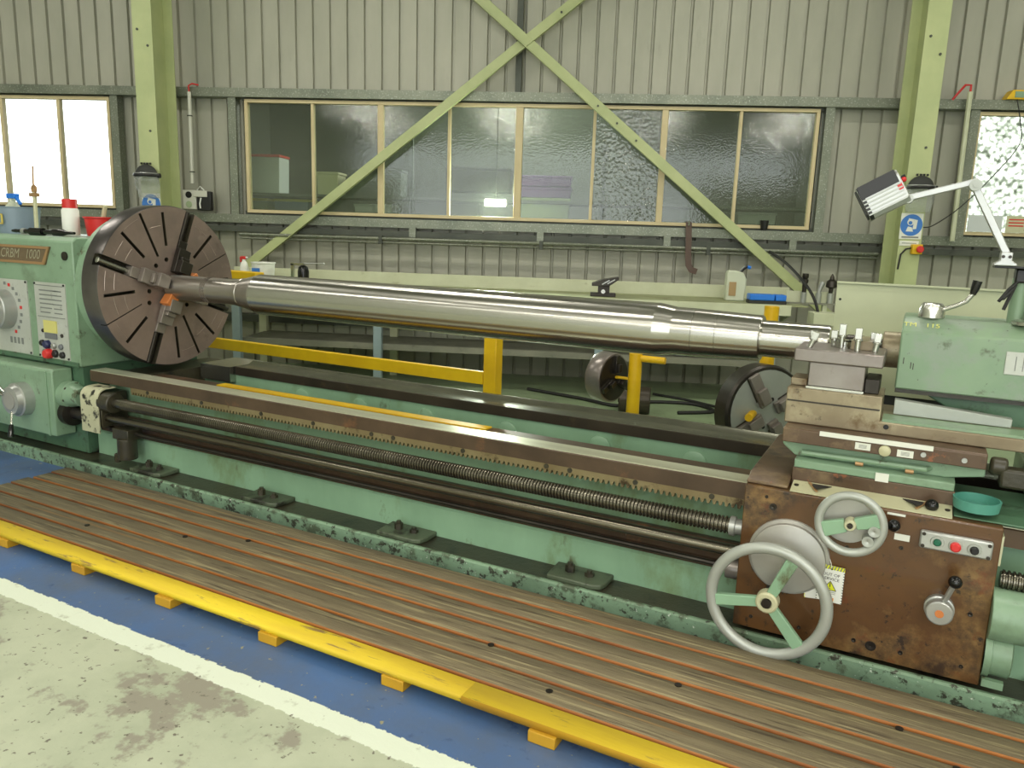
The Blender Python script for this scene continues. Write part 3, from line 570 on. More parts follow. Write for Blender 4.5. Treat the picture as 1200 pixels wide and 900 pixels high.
for k, a_ in enumerate(JA):
    r_, t_ = rad(a_), Vector((0, -sin(a_), cos(a_))); b = MB()
    def jb(r0, r1, hw, d0, d1): b.obox(C0+r_*((r0+r1)/2)+AX*((d0+d1)/2), r_, t_, AX, (r1-r0)/2, hw, (d1-d0)/2)
    jb(.088, .30, .032, -.05, .012); jb(.088, .245, .044, .012, .05); jb(.088, .165, .042, .05, .10); jb(.165, .19, .03, .05, .075)
    j = part(ck, 'jaw', b, 'jaw_steel' if k != 0 else 'dark_steel', bev=.003)
    part(j, 'jaw_screw', MB().cyl(C0+r_*.30+AX*-.03, C0+r_*.495+AX*-.03, .018, n=14).obox(C0+r_*.492+AX*-.03, r_, t_, AX, .006, .011, .011), 'bright_steel' if k == 1 else 'dark_steel')
for a_, r_ in ((radians(23), .115), (radians(-128), .105)):
    q, t_ = rad(a_), Vector((0, -sin(a_), cos(a_))); part(ck, 'packing_piece', MB().obox(C0+q*r_+AX*.06, q, t_, AX, .035, .03, .035), 'copper', 'orange copper packing piece', bev=.003)

# ------------------------------------------------------------------ the shaft being turned
sh = thing('turned_shaft', 'long bright turned steel shaft held between chuck and tailstock', 'shaft', (-2.2, CV, CW))
def seg(name, prof, ms, label=None):
    b = MB().rev((prof[0][0], CV, CW), (1, 0, 0), [(p[0]-prof[0][0], p[1]) for p in prof], 64); return part(sh, name, b, ms, label, ang=30)
seg('chucked_journal', [(-4.15, .074), (-4.145, .077), (-3.84, .077)], 'shaft_dull'); seg('journal_band', [(-3.84, .0772), (-3.795, .0772)], 'bright_steel')
seg('journal', [(-3.795, .077), (-3.60, .077), (-3.535, .088), (-3.53, .086), (-3.40, .1165)], 'shaft_dull')
seg('main_body', [(-3.40, .1168), (-1.002, .1168)], 'shaft_steel', 'bright polished main barrel'); seg('taper', [(-1.002, .1168), (-.925, .104)], 'shaft_steel')
seg('stepped_journal', [(-.925, .104), (-.838, .104), (-.837, .1015), (-.834, .1015), (-.833, .1035), (-.738, .101), (-.737, .0995), (-.735, .0995), (-.734, .101), (-.561, .0945), (-.558, .092)], 'shaft_steel')
seg('end_journal', [(-.558, .0755), (-.30, .0755), (-.295, .072), (-.295, .012)], 'shaft_steel')

# ------------------------------------------------------------------ carriage: apron, saddle, slides, tool post
ca = thing('lathe_carriage', 'oily brown lathe carriage with handwheels, slides and tool post', 'carriage', (-.08, 2.9, .05))
AV = 2.77
part(ca, 'apron', MB().prism([(AV, .085), (AV, .628), (AV+.005, .633), (2.883, .633), (2.883, .085)], 'x', -.478, .322), 'apron_brown', 'rust-brown oily apron casting', bev=.004)
part(ca, 'saddle_wing', MB().prism([(2.79, .634), (2.79, .645), (2.87, .665), (3.50, .665), (3.50, .6045), (2.884, .6045), (2.884, .634)], 'x', -.478, -.335), 'saddle_brown', bev=.004)
part(ca, 'saddle_front', MB().prism([(2.86, .634), (2.86, .700), (3.50, .700), (3.50, .6045), (2.884, .6045), (2.884, .634)], 'x', -.334, .182), 'saddle_brown', bev=.003)
part(ca, 'saddle_wing', MB().prism([(2.80, .634), (2.80, .640), (3.15, .655), (3.15, .6045), (2.884, .6045), (2.884, .634)], 'x', .183, .42), 'green_dark', bev=.004)
ip = part(ca, 'index_plate', MB().prism([(AV+.004, .6335), (2.858, .651), (2.858, .654), (AV+.004, .637)], 'x', -.325, .179), 'cream_plate', 'cream index strip with dark triangles')
for u, s in ((-.24, 1), (.075, -1)): part(ip, 'triangle', MB().prism([(u-.03*s, 2.845), (u+.045*s, 2.845), (u+.0*s, 2.79)], 'z', .6525, .6545), 'ink'); part(ip, 'triangle_edge', MB().bar((u-.03*s, 2.847, .656), (u+.002*s, 2.788, .645), .008, .004), 'name_frame')
for u, v in ((-.31, 2.82), (.165, 2.82)): part(ip, 'screw_head', MB().cyl((u, v, .644), (u, v, .65), .008, n=10), 'dark_steel')
part(ip, 'black_knob', MB().ball((.118, 2.815, .656), .021), 'black_gloss')
part(ca, 'green_band', MB().prism([(2.862, .7005), (2.862, .727), (2.875, .733), (3.50, .733), (3.50, .7005)], 'x', -.330, .178), 'green', bev=.003)
part(ca, 'swivel_base', MB().prism([(-.335, .7335), (.15, .7335), (.262, .755), (.262, .789), (-.382, .789), (-.382, .77)], 'y', 2.905, 3.50), 'green', bev=.004)
part(ca, 'oil_pipe', MB().tube([(-.31, 2.886, .752), (.09, 2.886, .757), (.10, 2.91, .757)], .010), 'green')
for u, w in ((-.119, .743), (.039, .743)): part(ca, 'nipple', MB().cyl((u-.012, 2.88, w), (u+.014, 2.88, w), .008, n=8), 'name_frame')
part(ca, 'small_label', MB().box(-.062, -.02, 2.857, 2.8615, .697, .727), 'label_white', 'small white label')
part(ca, 'cross_slide_base', MB().prism([(2.86, .790), (2.86, .838), (2.866, .843), (3.55, .843), (3.55, .790)], 'x', -.380, .258), 'saddle_brown', bev=.003)
part(ca, 'scale_strip', MB().box(-.255, .101, 2.852, 2.8595, .830, .846), 'label_white', 'white graduated scale strip')
for u0, u1, w in ((-.137, -.088, .812), (-.005, .045, .807)):
    l = part(ca, 'data_label', MB().box(u0, u1, 2.856, 2.8595, w-.012, w+.012), 'label_white')
    for k in range(4): part(l, 'printed_line', MB().box(u0+.012, u1-.012, 2.8553, 2.856, w-.006+k*.0035, w-.0048+k*.0035), 'ink_grey')
part(ca, 'round_button', MB().rev((-.043, 2.8595, .808), (0, -1, 0), [(0, .019), (.008, .019), (.012, .013)], 20), 'cream_plate')
for u in (.074, .194): part(ca, 'screw_head', MB().cyl((u, 2.8595, .813), (u, 2.853, .813), .0085, n=12), 'alu')
part(ca, 'cross_slide', MB().prism([(-.392, .8435), (.40, .8435), (.46, .86), (.46, .888), (-.072, .888), (-.072, .976), (-.392, .976)], 'y', 2.95, 3.165), 'slide_steel', bev=.004)
part(ca, 'green_edge', MB().box(-.065, .455, 2.955, 3.06, .8885, .898), 'green_tail')
part(ca, 'slide_groove', MB().box(-.388, -.076, 2.9485, 2.9503, .925, .931), 'dark_steel')
part(ca, 'slide_hole', MB().cyl((-.05, 2.951, .852+.02), (-.05, 2.946, .852+.02), .009, n=12), 'black')
part(ca, 'swarf_plate', MB().prism([(-.035, .9), (.33, .9), (.33, .93), (-.035, .955)], 'y', 3.06, 3.10), 'alu_paint', bev=.002)
part(ca, 'clamp_lug', MB().box(.30, .40, 2.87, 2.93, .735, .80).cyl((.27, 2.90, .80), (.32, 2.90, .80), .03), 'oil_dark', bev=.01)
cup = MB(); cup.rev((.245, 2.845, .662), (0, 0, 1), [(0, .066), (.034, .070), (.034, .064), (.006, .062), (.006, .001)], 28, False); part(ca, 'drip_cup', cup, 'teal', 'teal drip cup beside the saddle')
# tool post
tp = part(ca, 'tool_post', MB().box(-.325, -.138, 2.965, 3.16, .986, 1.0745), 'post_steel', 'steel tool post block', bev=.003)
part(tp, 'base_edge', MB().box(-.330, -.136, 2.960, 3.165, .977, .9855), 'bright_steel')
part(tp, 'side_block', MB().box(-.136, -.088, 2.985, 3.14, .977, 1.03), 'dark_steel', bev=.003)
part(tp, 'front_block', MB().box(-.388, -.33, 3.0, 3.12, .977, 1.005), 'slide_steel', bev=.003)
part(tp, 'clamp_plate', MB().box(-.380, -.082, 2.95, 3.19, 1.075, 1.122), 'post_steel', bev=.005)
for (u, v, h, tilt) in ((-.335, 2.995, .062, .35), (-.262, 3.09, .062, 0), (-.233, 3.06, .09, 0), (-.175, 3.0, .085, 0), (-.118, 3.02, .07, .12), (-.34, 3.14, .05, 0), (-.13, 3.14, .06, 0)):
    p = Vector((u, v, 1.122)); d = Vector((tilt, 0, 1)).normalized(); x = Vector((1, 0, 0)).cross(d).normalized(); e = d.cross(x)
    part(tp, 'clamp_bolt', MB().cyl(p, p+d*h*.55, .010, n=12).cyl(p+d*h*.45, p+d*h*.55, .0155, n=14).obox(p+d*h*.77, x, e, d, .0115, .0115, h*.23), 'bright_steel', bev=.0015)
for (u, v) in ((-.20, 3.09), (-.16, 3.10)): part(tp, 'washer_stack', MB().rev((u-.03, v, 1.122), (0, 0, 1), [(0, .036), (.008, .036), (.008, .032), (.014, .032), (.014, .035), (.024, .035), (.024, .02), (.03, .02)], 24), 'bright_steel')
part(tp, 'tool_bar', MB().box(-.20, -.12, 3.05, 3.24, 1.122, 1.155), 'slide_steel', bev=.002)
# handwheels
def handwheel(name, u, v, w, R, rim, spokes, hub, label):
    c = Vector((u, v, w)); hw = part(ca, name, MB().torus(c, (0, 1, 0), R-rim, rim, 72, 14, .9), 'alu_paint', label)
    part(hw, 'hub', MB().rev(c+Vector((0, .02, 0)), (0, -1, 0), [(0, hub), (.035, hub*.95), (.04, hub*.8), (.04, hub*.5), (.034, hub*.48), (.034, .001)], 24, False), 'cream_plate')
    part(hw, 'hub_nut', MB().cyl(c+Vector((0, -.014, 0)), c+Vector((0, -.026, 0)), hub*.42, n=12), 'dark_steel')
    for a_, w0, w1 in spokes:
        d = Vector((cos(a_), 0, sin(a_))); q = Vector((-sin(a_), 0, cos(a_))); n_ = Vector((0, 1, 0))
        vs = []
        for (r_, hw_) in ((hub*.8, w0), (R-rim*1.6, w1)):
            for s1 in (-1, 1):
                for s2 in (-1, 1): vs.append(c+d*r_+q*(hw_*s1)+n_*(.011*s2))
        part(hw, 'spoke', MB().add(vs, [(0, 1, 3, 2), (4, 6, 7, 5), (0, 4, 5, 1), (2, 3, 7, 6), (0, 2, 6, 4), (1, 5, 7, 3)]), 'green_bed', bev=.003)
    part(hw, 'shaft_stub', MB().cyl(c, (u, AV, w), hub*.6, n=16), 'dark_steel')
    return hw
handwheel('handwheel', -.347, 2.655, .258, .216, .0205, [(radians(191), .018, .021), (radians(67), .018, .022), (radians(-50), .018, .022)], .040, 'large three-spoke handwheel with green spokes')
s_ = handwheel('handwheel', -.113, 2.66, .592, .112, .0145, [(radians(19), .019, .024), (radians(201), .022, .026)], .020, 'small two-spoke cross slide handwheel')
part(s_, 'graduated_collar', MB().cyl((-.125, 2.70, .590), (-.125, AV, .590), .078, n=36), 'disc_grey')
for du, dw in ((.073, -.008), (.058, -.045)): part(s_, 'handle_boss', MB().rev((-.113+du, 2.675, .592+dw), (0, -1, 0), [(0, .02), (.03, .018), (.03, .008), (.026, .001)], 18, False), 'alu_paint')
part(ca, 'cover_disc', MB().rev((-.306, AV, .393), (0, -1, 0), [(0, .140), (.006, .138), (.012, .128), (.026, .126), (.028, .122), (.028, .001)], 48, False), 'disc_grey', 'round grey cover disc behind the big wheel')
pn = part(ca, 'button_panel', MB().box(.094, .300, AV-.022, AV, .526, .586), 'alu', 'silver panel with three push buttons', bev=.006)
for u, w, ms, r_, d in ((.145, .556, 'green_btn', .011, .012), (.197, .554, 'red_btn', .0155, .022), (.250, .553, 'black', .012, .02)):
    part(pn, 'button_ring', MB().rev((u, AV-.022, w), (0, -1, 0), [(0, .021), (.006, .019), (.006, .013), (.002, .012)], 20, False), 'alu_paint'); part(pn, 'push_button', MB().rev((u, AV-.022, w), (0, -1, 0), [(0, r_), (d*.8, r_), (d, r_*.7)], 18), ms)
for u, w in ((.105, .577), (.105, .536), (.290, .575), (.290, .534)): part(pn, 'screw_head', MB().cyl((u, AV-.022, w), (u, AV-.026, w), .006, n=8), 'dark_steel')
lv = part(ca, 'feed_lever', MB().rev((.178, AV, .328), (0, -1, 0), [(0, .045), (.02, .045), (.022, .040), (.055, .040), (.058, .036), (.058, .001)], 30, False), 'alu', 'silver feed lever boss with black ball')
part(lv, 'lever_arm', MB().tube([(.185, AV-.035, .355), (.205, AV-.055, .43)], .009), 'alu'); part(lv, 'lever_ball', MB().ball((.209, AV-.06, .447), .021), 'black_gloss'); part(lv, 'lever_screw', MB().cyl((.178, AV-.058, .328), (.178, AV-.062, .328), .013, n=12), 'copper')
for u, w, r_ in ((-.008, .131, .018), (-.063, .137, .008), (.085, .133, .008), (.268, .325, .008), (.265, .138, .007), (-.245, .134, .007), (-.414, .131, .007), (-.375, .566, .013), (.045, .505, .007), (-.12, .470, .007), (-.40, .60, .006)):
    part(ca, 'plug', MB().rev((u, AV, w), (0, -1, 0), [(0, r_), (.003, r_*.95), (.003, r_*.5), (.001, .001)], 14, False), 'dark_steel')
part(ca, 'black_knob', MB().ball((.014, AV-.03, .588), .021).cyl((.014, AV, .588), (.014, AV-.03, .588), .007, n=8), 'black_gloss')
for u0, u1, w0, w1 in ((.020, .066, .532, .553), (-.01, .045, .615, .622)): part(ca, 'data_label', MB().box(u0, u1, AV-.004, AV, w0, w1), 'label_white')
part(ca, 'rod_bushing', MB().cyl((-.53, 2.845, .272), (-.478, 2.845, .272), .042, n=24), 'post_steel'); part(ca, 'screw_nut', MB().rev((-.53, 2.835, .442), (1, 0, 0), [(0, .037), (.02, .037), (.022, .030), (.052, .030)], 16), 'alu')
part(ca, 'clutch_drum', MB().rev((.322, 2.83, .195), (1, 0, 0), [(0, .09), (.02, .09), (.022, .082), (.075, .082), (.08, .074), (.08, .001)], 36, False), 'green', 'pale green drum on the side of the apron'); part(ca, 'drum_lug', MB().box(.325, .385, 2.745, 2.765, .10, .125), 'green')
part(ca, 'side_box', MB().rev((.322, 2.80, .335), (1, 0, 0), [(0, .085), (.16, .085), (.17, .07)], 30), 'green', bev=.003); part(ca, 'side_plate', MB().box(.322, .330, 2.79, 2.88, .50, .60), 'cream_plate')
# out of service tags
def tagcard(label, c, xd, yd, wd, ht, full):
    t = thing('warning_tag', label, 'tag', c); c = Vector(c); xd = Vector(xd).normalized(); yd = Vector(yd).normalized(); nd = xd.cross(yd)
    def Q(x, y, z=0): return c+xd*x+yd*y+nd*z
    def rect(name, x0, x1, y0, y1, z, ms, par): b = MB(); b.obox(Q((x0+x1)/2, (y0+y1)/2, z), xd, yd, nd, (x1-x0)/2, (y1-y0)/2, .0004); return part(par, name, b, ms)
    card = rect('card', -wd/2, wd/2, -ht/2, ht/2, 0, 'white', t)
    rect('band', -wd/2, wd/2, ht/2-.014, ht/2, .0009, 'yellow_tag', card)
    st = MB()
    for k in range(9):
        x = -wd/2+.002+k*wd/9; st.add([Q(x, ht/2-.014, .0016), Q(x+.004, ht/2-.014, .0016), Q(x+.009 if x+.009 < wd/2 else wd/2, ht/2, .0016), Q(x+.005, ht/2, .0016)], [(0, 1, 2, 3)])
    for s in (-1, 1):
        for k in range(12): y = -ht/2+k*(ht-.014)/12; st.add([Q(s*wd/2, y, .0012), Q(s*(wd/2-.005), y+.003, .0012), Q(s*wd/2, y+.006, .0012)], [(0, 1, 2)])
    part(card, 'stripes', st, 'yellow_tag' if not full else 'ink_grey')
    part(card, 'eyelet', MB().cyl(Q(0, ht/2-.011, 0), Q(0, ht/2-.011, .003), .004, n=10), 'dark_steel')
    if full:
        text(t, 'letter', 'OUT OF', 'ink', Q(0, ht*.255, .001), xd, yd, .0155); text(t, 'letter', 'SERVICE', 'ink', Q(0, ht*.135, .001), xd, yd, .0155)
        tri = MB(); tri.add([Q(-.021, -ht*.17, .0012), Q(.021, -ht*.17, .0012), Q(0, ht*.075, .0012)], [(0, 1, 2)]); part(card, 'hazard_triangle', tri, 'yellow_tag')
        tb = MB()
        for p, q in (((-.021, -ht*.17), (.021, -ht*.17)), ((.021, -ht*.17), (0, ht*.075)), ((0, ht*.075), (-.021, -ht*.17))): tb.bar(Q(*p, .0016), Q(*q, .0016), .002, .0006, nd)
        tb.bar(Q(0, ht*.03, .0018), Q(0, -ht*.08, .0018), .003, .0006, nd); tb.bar(Q(0, -ht*.11, .0018), Q(0, -ht*.13, .0018), .003, .0006, nd); part(card, 'hazard_mark', tb, 'ink')
        for k in range(2): rect('printed_line', -.02, .02, -ht*.23-k*.006, -ht*.22-k*.006, .0008, 'ink_grey', card)
        rect('orange_patch', -.005, .016, -ht*.47, -ht*.38, .0008, 'orange_tag', card)
    part(t, 'tie', MB().tube([Q(0, ht/2-.01, .003), Q(-.004, ht/2+.01, .006), Q(-.01, ht/2+.02, -.004)], .0012, 6), 'white')
tagcard('white and yellow OUT OF SERVICE tag hanging behind the big handwheel', (-.158, AV-.012, .330), (1, .03, -.035), (.0, -.02, 1), .085, .135, True)
tagcard('second yellow-edged tag mostly hidden behind the big handwheel rim', (-.205, AV-.006, .325), (1, .02, .10), (-.10, -.01, 1), .08, .13, False)

# ------------------------------------------------------------------ tailstock
ts = thing('tailstock', 'green tailstock with clamp lever and chalked number', 'tailstock', (.45, 3.305, .6))
TV = 3.12
part(ts, 'barrel_casting', MB().prism([(TV, .985), (TV, 1.195), (TV+.07, 1.243), (3.44, 1.243), (3.49, 1.2), (3.49, .985)], 'x', -.042, 1.1), 'green_tail', bev=.006)
part(ts, 'lower_casting', MB().prism([(.06, .9675), (1.1, .9675), (1.1, .6045), (.43, .6045), (.43, .80), (.27, .85)], 'y', 3.17, 3.46), 'green_dark', bev=.006)
part(ts, 'body_joint', MB().box(-.040, 1.1, 3.14, 3.48, .968, .9845), 'oil_dark')
part(ts, 'foot', MB().box(.43, 1.1, 3.0, 3.74, .6045, .70), 'green_tail', bev=.006)
part(ts, 'quill', MB().rev((-.105, 3.305, 1.105), (1, 0, 0), [(0, .066), (.004, .07), (.065, .07)], 40), 'slide_steel'); part(ts, 'live_centre', MB().rev((-.292, 3.305, 1.105), (1, 0, 0), [(0, .006), (.05, .034), (.06, .045), (.12, .045), (.12, .04), (.19, .04)], 28), 'dark_steel')
text(ts, 'chalk_mark', 'TM   115', 'chalk', (.02, TV+.033, 1.2195), (1, 0, 0), (0, .07, .048), .032, 0, .0015)
lvr = part(ts, 'clamp_hub', MB().rev((.047, 3.22, 1.243), (0, 0, 1), [(0, .040), (.004, .044), (.03, .044), (.052, .036), (.056, .03)], 32), 'bright_steel', 'polished clamp lever hub')
part(lvr, 'lever_arm', MB().tube([(.075, 3.21, 1.275), (.12, 3.205, 1.295), (.150, 3.20, 1.312), (.168, 3.20, 1.342)], [.009, .008, .008, .0085], 12), 'bright_steel'); part(lvr, 'lever_grip', MB().tube([(.167, 3.2, 1.338), (.172, 3.2, 1.36), (.177, 3.2, 1.387)], [.010, .0145, .016], 12), 'black_gloss')
dp = part(ts, 'data_plate', MB().box(.288, .46, TV-.004, TV, 1.075, 1.155), 'grey_plate', 'pale ribbed data plate', bev=.003)
for k in range(6): part(dp, 'printed_line', MB().box(.318+k*.022, .3205+k*.022, TV-.0048, TV-.004, 1.09, 1.14), 'ink_grey')
part(ts, 'handle_stub', MB().rev((.345, 3.2, 1.243), (0, 0, 1), [(0, .05), (.012, .05), (.02, .03)], 24), 'bright_steel')
for (u, w) in ((.0, 1.075), (.008, 1.072), (-.025, 1.09)): part(ts, 'scratch', MB().box(u, u+.003, TV-.001, TV, w-.012, w+.012), 'oil_dark')
# bracket post and work lamp
bp = thing('lamp_post', 'green and black bracket post standing on the tailstock', 'post', (.31, 3.27, 1.243))
part(bp, 'tube', MB().cyl((.313, 3.28, 1.243), (.313, 3.28, 1.40), .027, n=18), 'green_tail'); part(bp, 'side_tube', MB().cyl((.345, 3.25, 1.243), (.355, 3.25, 1.40), .011, n=10), 'alu')
part(bp, 'clamp', MB().box(.29, .40, 3.235, 3.31, 1.385, 1.435), 'black', bev=.006); part(bp, 'bracket', MB().box(.22, .40, 3.19, 3.29, 1.435, 1.443), 'black', bev=.002)
part(bp, 'cable_loop', MB().tube([(.30, 3.24, 1.39), (.275, 3.23, 1.36), (.25, 3.22, 1.318), (.262, 3.22, 1.328), (.29, 3.23, 1.365)], .006), 'rubber'); part(bp, 'cable_loop', MB().tube([(.295, 3.24, 1.38), (.28, 3.23, 1.33), (.268, 3.22, 1.29)], .006), 'rubber')
wl = thing('work_lamp', 'silver jointed work lamp with boxy ribbed head', 'lamp', (.248, 3.2, 1.443))
part(wl, 'base', MB().prism([(.214, 1.4435), (.285, 1.4435), (.285, 1.45), (.268, 1.462), (.268, 1.49), (.232, 1.49), (.232, 1.462), (.214, 1.45)], 'y', 3.17, 3.23), 'alu', bev=.003)
for u in (.24, .26): part(wl, 'base_screw', MB().cyl((u, 3.17, 1.475), (u, 3.165, 1.475), .0055, n=10), 'dark_steel')
part(wl, 'lower_arm', MB().bar((.250, 3.2, 1.485), (.125, 3.2, 1.715), .024, .034, (0, 1, 0)), 'alu', bev=.003); part(wl, 'upper_arm', MB().bar((.135, 3.19, 1.73), (-.075, 3.19, 1.672), .022, .022, (0, 1, 0)), 'alu', bev=.003)
part(wl, 'elbow', MB().cyl((.128, 3.165, 1.715), (.128, 3.225, 1.715), .02, n=18).cyl((.128, 3.16, 1.715), (.128, 3.165, 1.715), .009, n=10), 'alu_paint')
hd = Vector((-.86, -.08, -.50)).normalized(); hx = hd.cross(Vector((0, 1, 0))).normalized(); hy = hd.cross(hx)
hc = Vector((-.163, 3.19, 1.677)); hm = MB(); prof = [(-.052, -.05), (.052, -.05), (.062, -.03), (.062, .03), (.045, .05), (-.045, .05), (-.062, .03), (-.062, -.03)]
def hpt(a, b, c_): return hc+hx*a+hy*b+hd*c_
vs = [hpt(a, b, -.075) for a, b in prof]+[hpt(a, b, .07) for a, b in prof]; n8 = 8
hm.add(vs, [list(range(8)), list(range(8, 16))]+[(i, (i+1) % 8, 8+(i+1) % 8, 8+i) for i in range(8)])
head = part(wl, 'lamp_head', hm, 'alu', bev=.003)
vs = [hpt(a*.9, b*.9, .0705) for a, b in prof]; part(head, 'lens', MB().add(vs+[p+hd*.006 for p in vs], [list(range(8)), list(range(8, 16))]+[(i, (i+1) % 8, 8+(i+1) % 8, 8+i) for i in range(8)]), 'charcoal')
vs = [hpt(a*1.02, b*1.02, .055) for a, b in prof]; part(head, 'rim', MB().add(vs+[p+hd*.014 for p in vs], [list(range(8)), list(range(8, 16))]+[(i, (i+1) % 8, 8+(i+1) % 8, 8+i) for i in range(8)]), 'black')
fs = -1 if hy.y > 0 else 1
part(head, 'dark_side', MB().obox(hpt(-.04, .051*fs, 0), hx, hy, hd, .024, .003, .066), 'black')
part(head, 'red_label', MB().obox(hpt(.0, .0515*fs, -.062), hx, hy, hd, .012, .002, .008), 'red')
for k in range(5): part(head, 'rib', MB().obox(hpt(-.010+.014*k, .051*fs, 0), hx, hy, hd, .0025, .003, .068), 'alu_paint')
part(head, 'knob', MB().ball(hpt(-.02, -.0, -.085), .01), 'red'); part(wl, 'hinge', MB().cyl((-.075, 3.17, 1.668), (-.075, 3.215, 1.668), .016, n=14), 'alu_paint')
part(wl, 'switch', MB().cyl(hpt(-.03, .0, -.07), hpt(-.03, 0, -.095), .006, n=8), 'black')
# splash guard behind the tailstock
sg = thing('splash_guard', 'plain cream sheet metal splash guard behind the tailstock', 'guard', (.6, 3.9, 0))
part(sg, 'sheet', MB().prism([(-.338, .822), (1.6, .822), (1.6, 1.333), (-.345, 1.333)], 'y', 3.90, 3.905), 'guard_cream', bev=.001)
part(sg, 'folded_edge', MB().box(-.345, 1.6, 3.885, 3.8995, 1.325, 1.333), 'guard_cream'); part(sg, 'lower_bar', MB().box(-.33, 1.6, 3.905, 3.96, .76, .83), 'charcoal')
for u in (-.30, .6, 1.5): part(sg, 'stand', MB().box(u, u+.05, 3.906, 3.955, 0, 1.3), 'charcoal')
for u, w in ((-.325, 1.25), (-.322, .95)): part(sg, 'rivet', MB().cyl((u, 3.90, w), (u, 3.897, w), .006, n=8), 'charcoal')

# ------------------------------------------------------------------ duckboard
db = thing('duckboard', 'low wooden duckboard with weathered planks and a yellow edge', 'duckboard', (-1.4, 2.26, 0))
def plank(v0, v1, top, side, u0=-4.33, u1=1.8, z0=.038, z1=.06):
    b = MB(); z1 += random.uniform(-.0012, .0012); u0 += random.uniform(-.012, .012)
    c = .003; P = [(v0, z0), (v1, z0), (v1, z1-c), (v1-c, z1), (v0+c, z1), (v0, z1-c)]
    n = 6; vs = [(u0, *q) for q in P]+[(u1, *q) for q in P]; b.add(vs, [list(range(n))[::-1], list(range(n, 2*n))])
    for i in range(n): b.m = 0 if i == 3 else 1; b.add([vs[i], vs[(i+1) % n], vs[n+(i+1) % n], vs[n+i]], [(0, 1, 2, 3)])
    o = part(db, 'plank', b, [top, side]); bmh = bmesh.new(); bmh.from_mesh(o.data); bmesh.ops.remove_doubles(bmh, verts=bmh.verts, dist=1e-6); bmesh.ops.recalc_face_normals(bmh, faces=bmh.faces); bmh.to_mesh(o.data); bmh.free(); return o
y1 = plank(1.885, 1.978, 'yellow_wood', 'yellow_wood', u1=-1.13); y1['label'] = 'yellow painted edge plank'; y2 = plank(1.881, 1.978, 'yellow_wood', 'yellow_block', u0=-1.118)
for k in range(6): plank(1.990+k*.1125, 1.990+k*.1125+.099, 'wood_top', 'wood_side')
for k in range(11):
    u = -3.62+.556*k-.556; part(db, 'bearer', MB().box(u-.045, u+.045, 1.868+.006*(k % 3), 2.63, 0, .0375), 'yellow_block', bev=.003)
for (u, v) in ((-3.4, 2.15), (-2.62, 2.42), (-1.2, 2.2), (-.9, 2.05), (.1, 2.42), (.25, 2.3), (-2.9, 2.3), (-.55, 2.3)):
    part(db, 'nail_head', MB().cyl((u, v, .0595), (u, v, .0625), .012, n=12), 'dark_steel')

# ------------------------------------------------------------------ yellow chuck rack and rail behind the lathe
RV = 4.7
yr = thing('yellow_rail', 'yellow steel rail with square posts behind the lathe', 'rail', (-3.6, RV, 0))
for u in (-2.615, -6.3): part(yr, 'post', MB().box(u-.05, u+.05, RV-.05, RV+.05, 0, 1.06), 'yellow', bev=.006); part(yr, 'base_plate', MB().box(u-.09, u+.09, RV-.09, RV+.09, 0, .012), 'yellow')
part(yr, 'middle_rail', MB().box(-7.0, -2.666, RV-.052, RV-.012, .445, .537), 'yellow', bev=.005); part(yr, 'top_rail', MB().box(-7.0, -4.85, RV-.05, RV+.05, 1.061, 1.125), 'yellow', bev=.005)

def rackpost(u, h, pegs, label):
    t = thing('rack_post', label, 'post', (u, RV, 0)); part(t, 'post', MB().cyl((u, RV, .012), (u, RV, h), .042, n=24), 'yellow'); part(t, 'base_plate', MB().cyl((u, RV, 0), (u, RV, .012), .1, n=24), 'yellow')
    for p, q, r_ in pegs: part(t, 'peg', MB().cyl(p, q, r_, n=14), 'yellow')
rackpost(-1.565, .775, [((-1.53, RV, .745), (-1.37, RV, .745), .022), ((-1.6, RV, .605), (-1.72, RV, .605), .010)], 'short yellow tube post with a side peg')
pg = l2w  # big chuck hangs on the second post
rackpost(-.755, 1.135, [((-.755, RV-.04, .56), (-.755, RV-.42, .545), .022)], 'tall yellow tube post behind the shaft end')
# chucks hung on the rack
def spare_chuck(label, base, R, th, nrm, fr, ms):
    t = thing('spare_chuck', label, 'chuck', base); c = Vector(base); n = Vector(nrm).normalized(); _, e1, e2 = frame_of(n)
    part(t, 'body', MB().rev(c-n*th/2, n, [(0, R*.80), (.0, R*.96), (th*.12, R), (th*.88, R), (th, R*.96)], 48), ms[0])
    part(t, 'face', MB().rev(c+n*(th/2), n, [(.0005, R*.90), (.004, R*.90), (.004, .03)], 40), ms[1])
    for k in range(3 if R < .2 else 4):
        a = 2*pi*k/(3 if R < .2 else 4)+.5; d = e1*cos(a)+e2*sin(a); q = n.cross(d); p = c+n*(th/2+.004)
        j = part(t, 'jaw', MB().obox(p+d*R*.55+n*.012, d, q, n, R*.36, R*.12, .012).obox(p+d*R*.42+n*.036, d, q, n, R*.16, R*.11, .012), ms[2], bev=.003)
        part(j, 'jaw_slot', MB().obox(p+d*R*.62+n*.0005, d, q, n, R*.28, R*.15, .002), 'oil_dark')
    for k in range(6): a = pi*k/3+.2; d = e1*cos(a)+e2*sin(a); part(t, 'bolt_hole', MB().cyl(c+n*(th/2+.004)+d*R*.3, c+n*(th/2+.006)+d*R*.3, .012, n=10), 'black')
    return t
spare_chuck('small spare chuck with bright rim hung on the short yellow post', (-1.755, RV, .60), .165, .115, (.96, -.28, 0), 'L', ('post_steel', 'dark_steel', 'dark_steel'))
bc = spare_chuck('large dark spare chuck hung on the tall yellow post', (-.735, RV-.20, .545), .275, .13, (.74, -.67, .05), 'L', ('dark_steel', 'alu_paint', 'jaw_steel'))
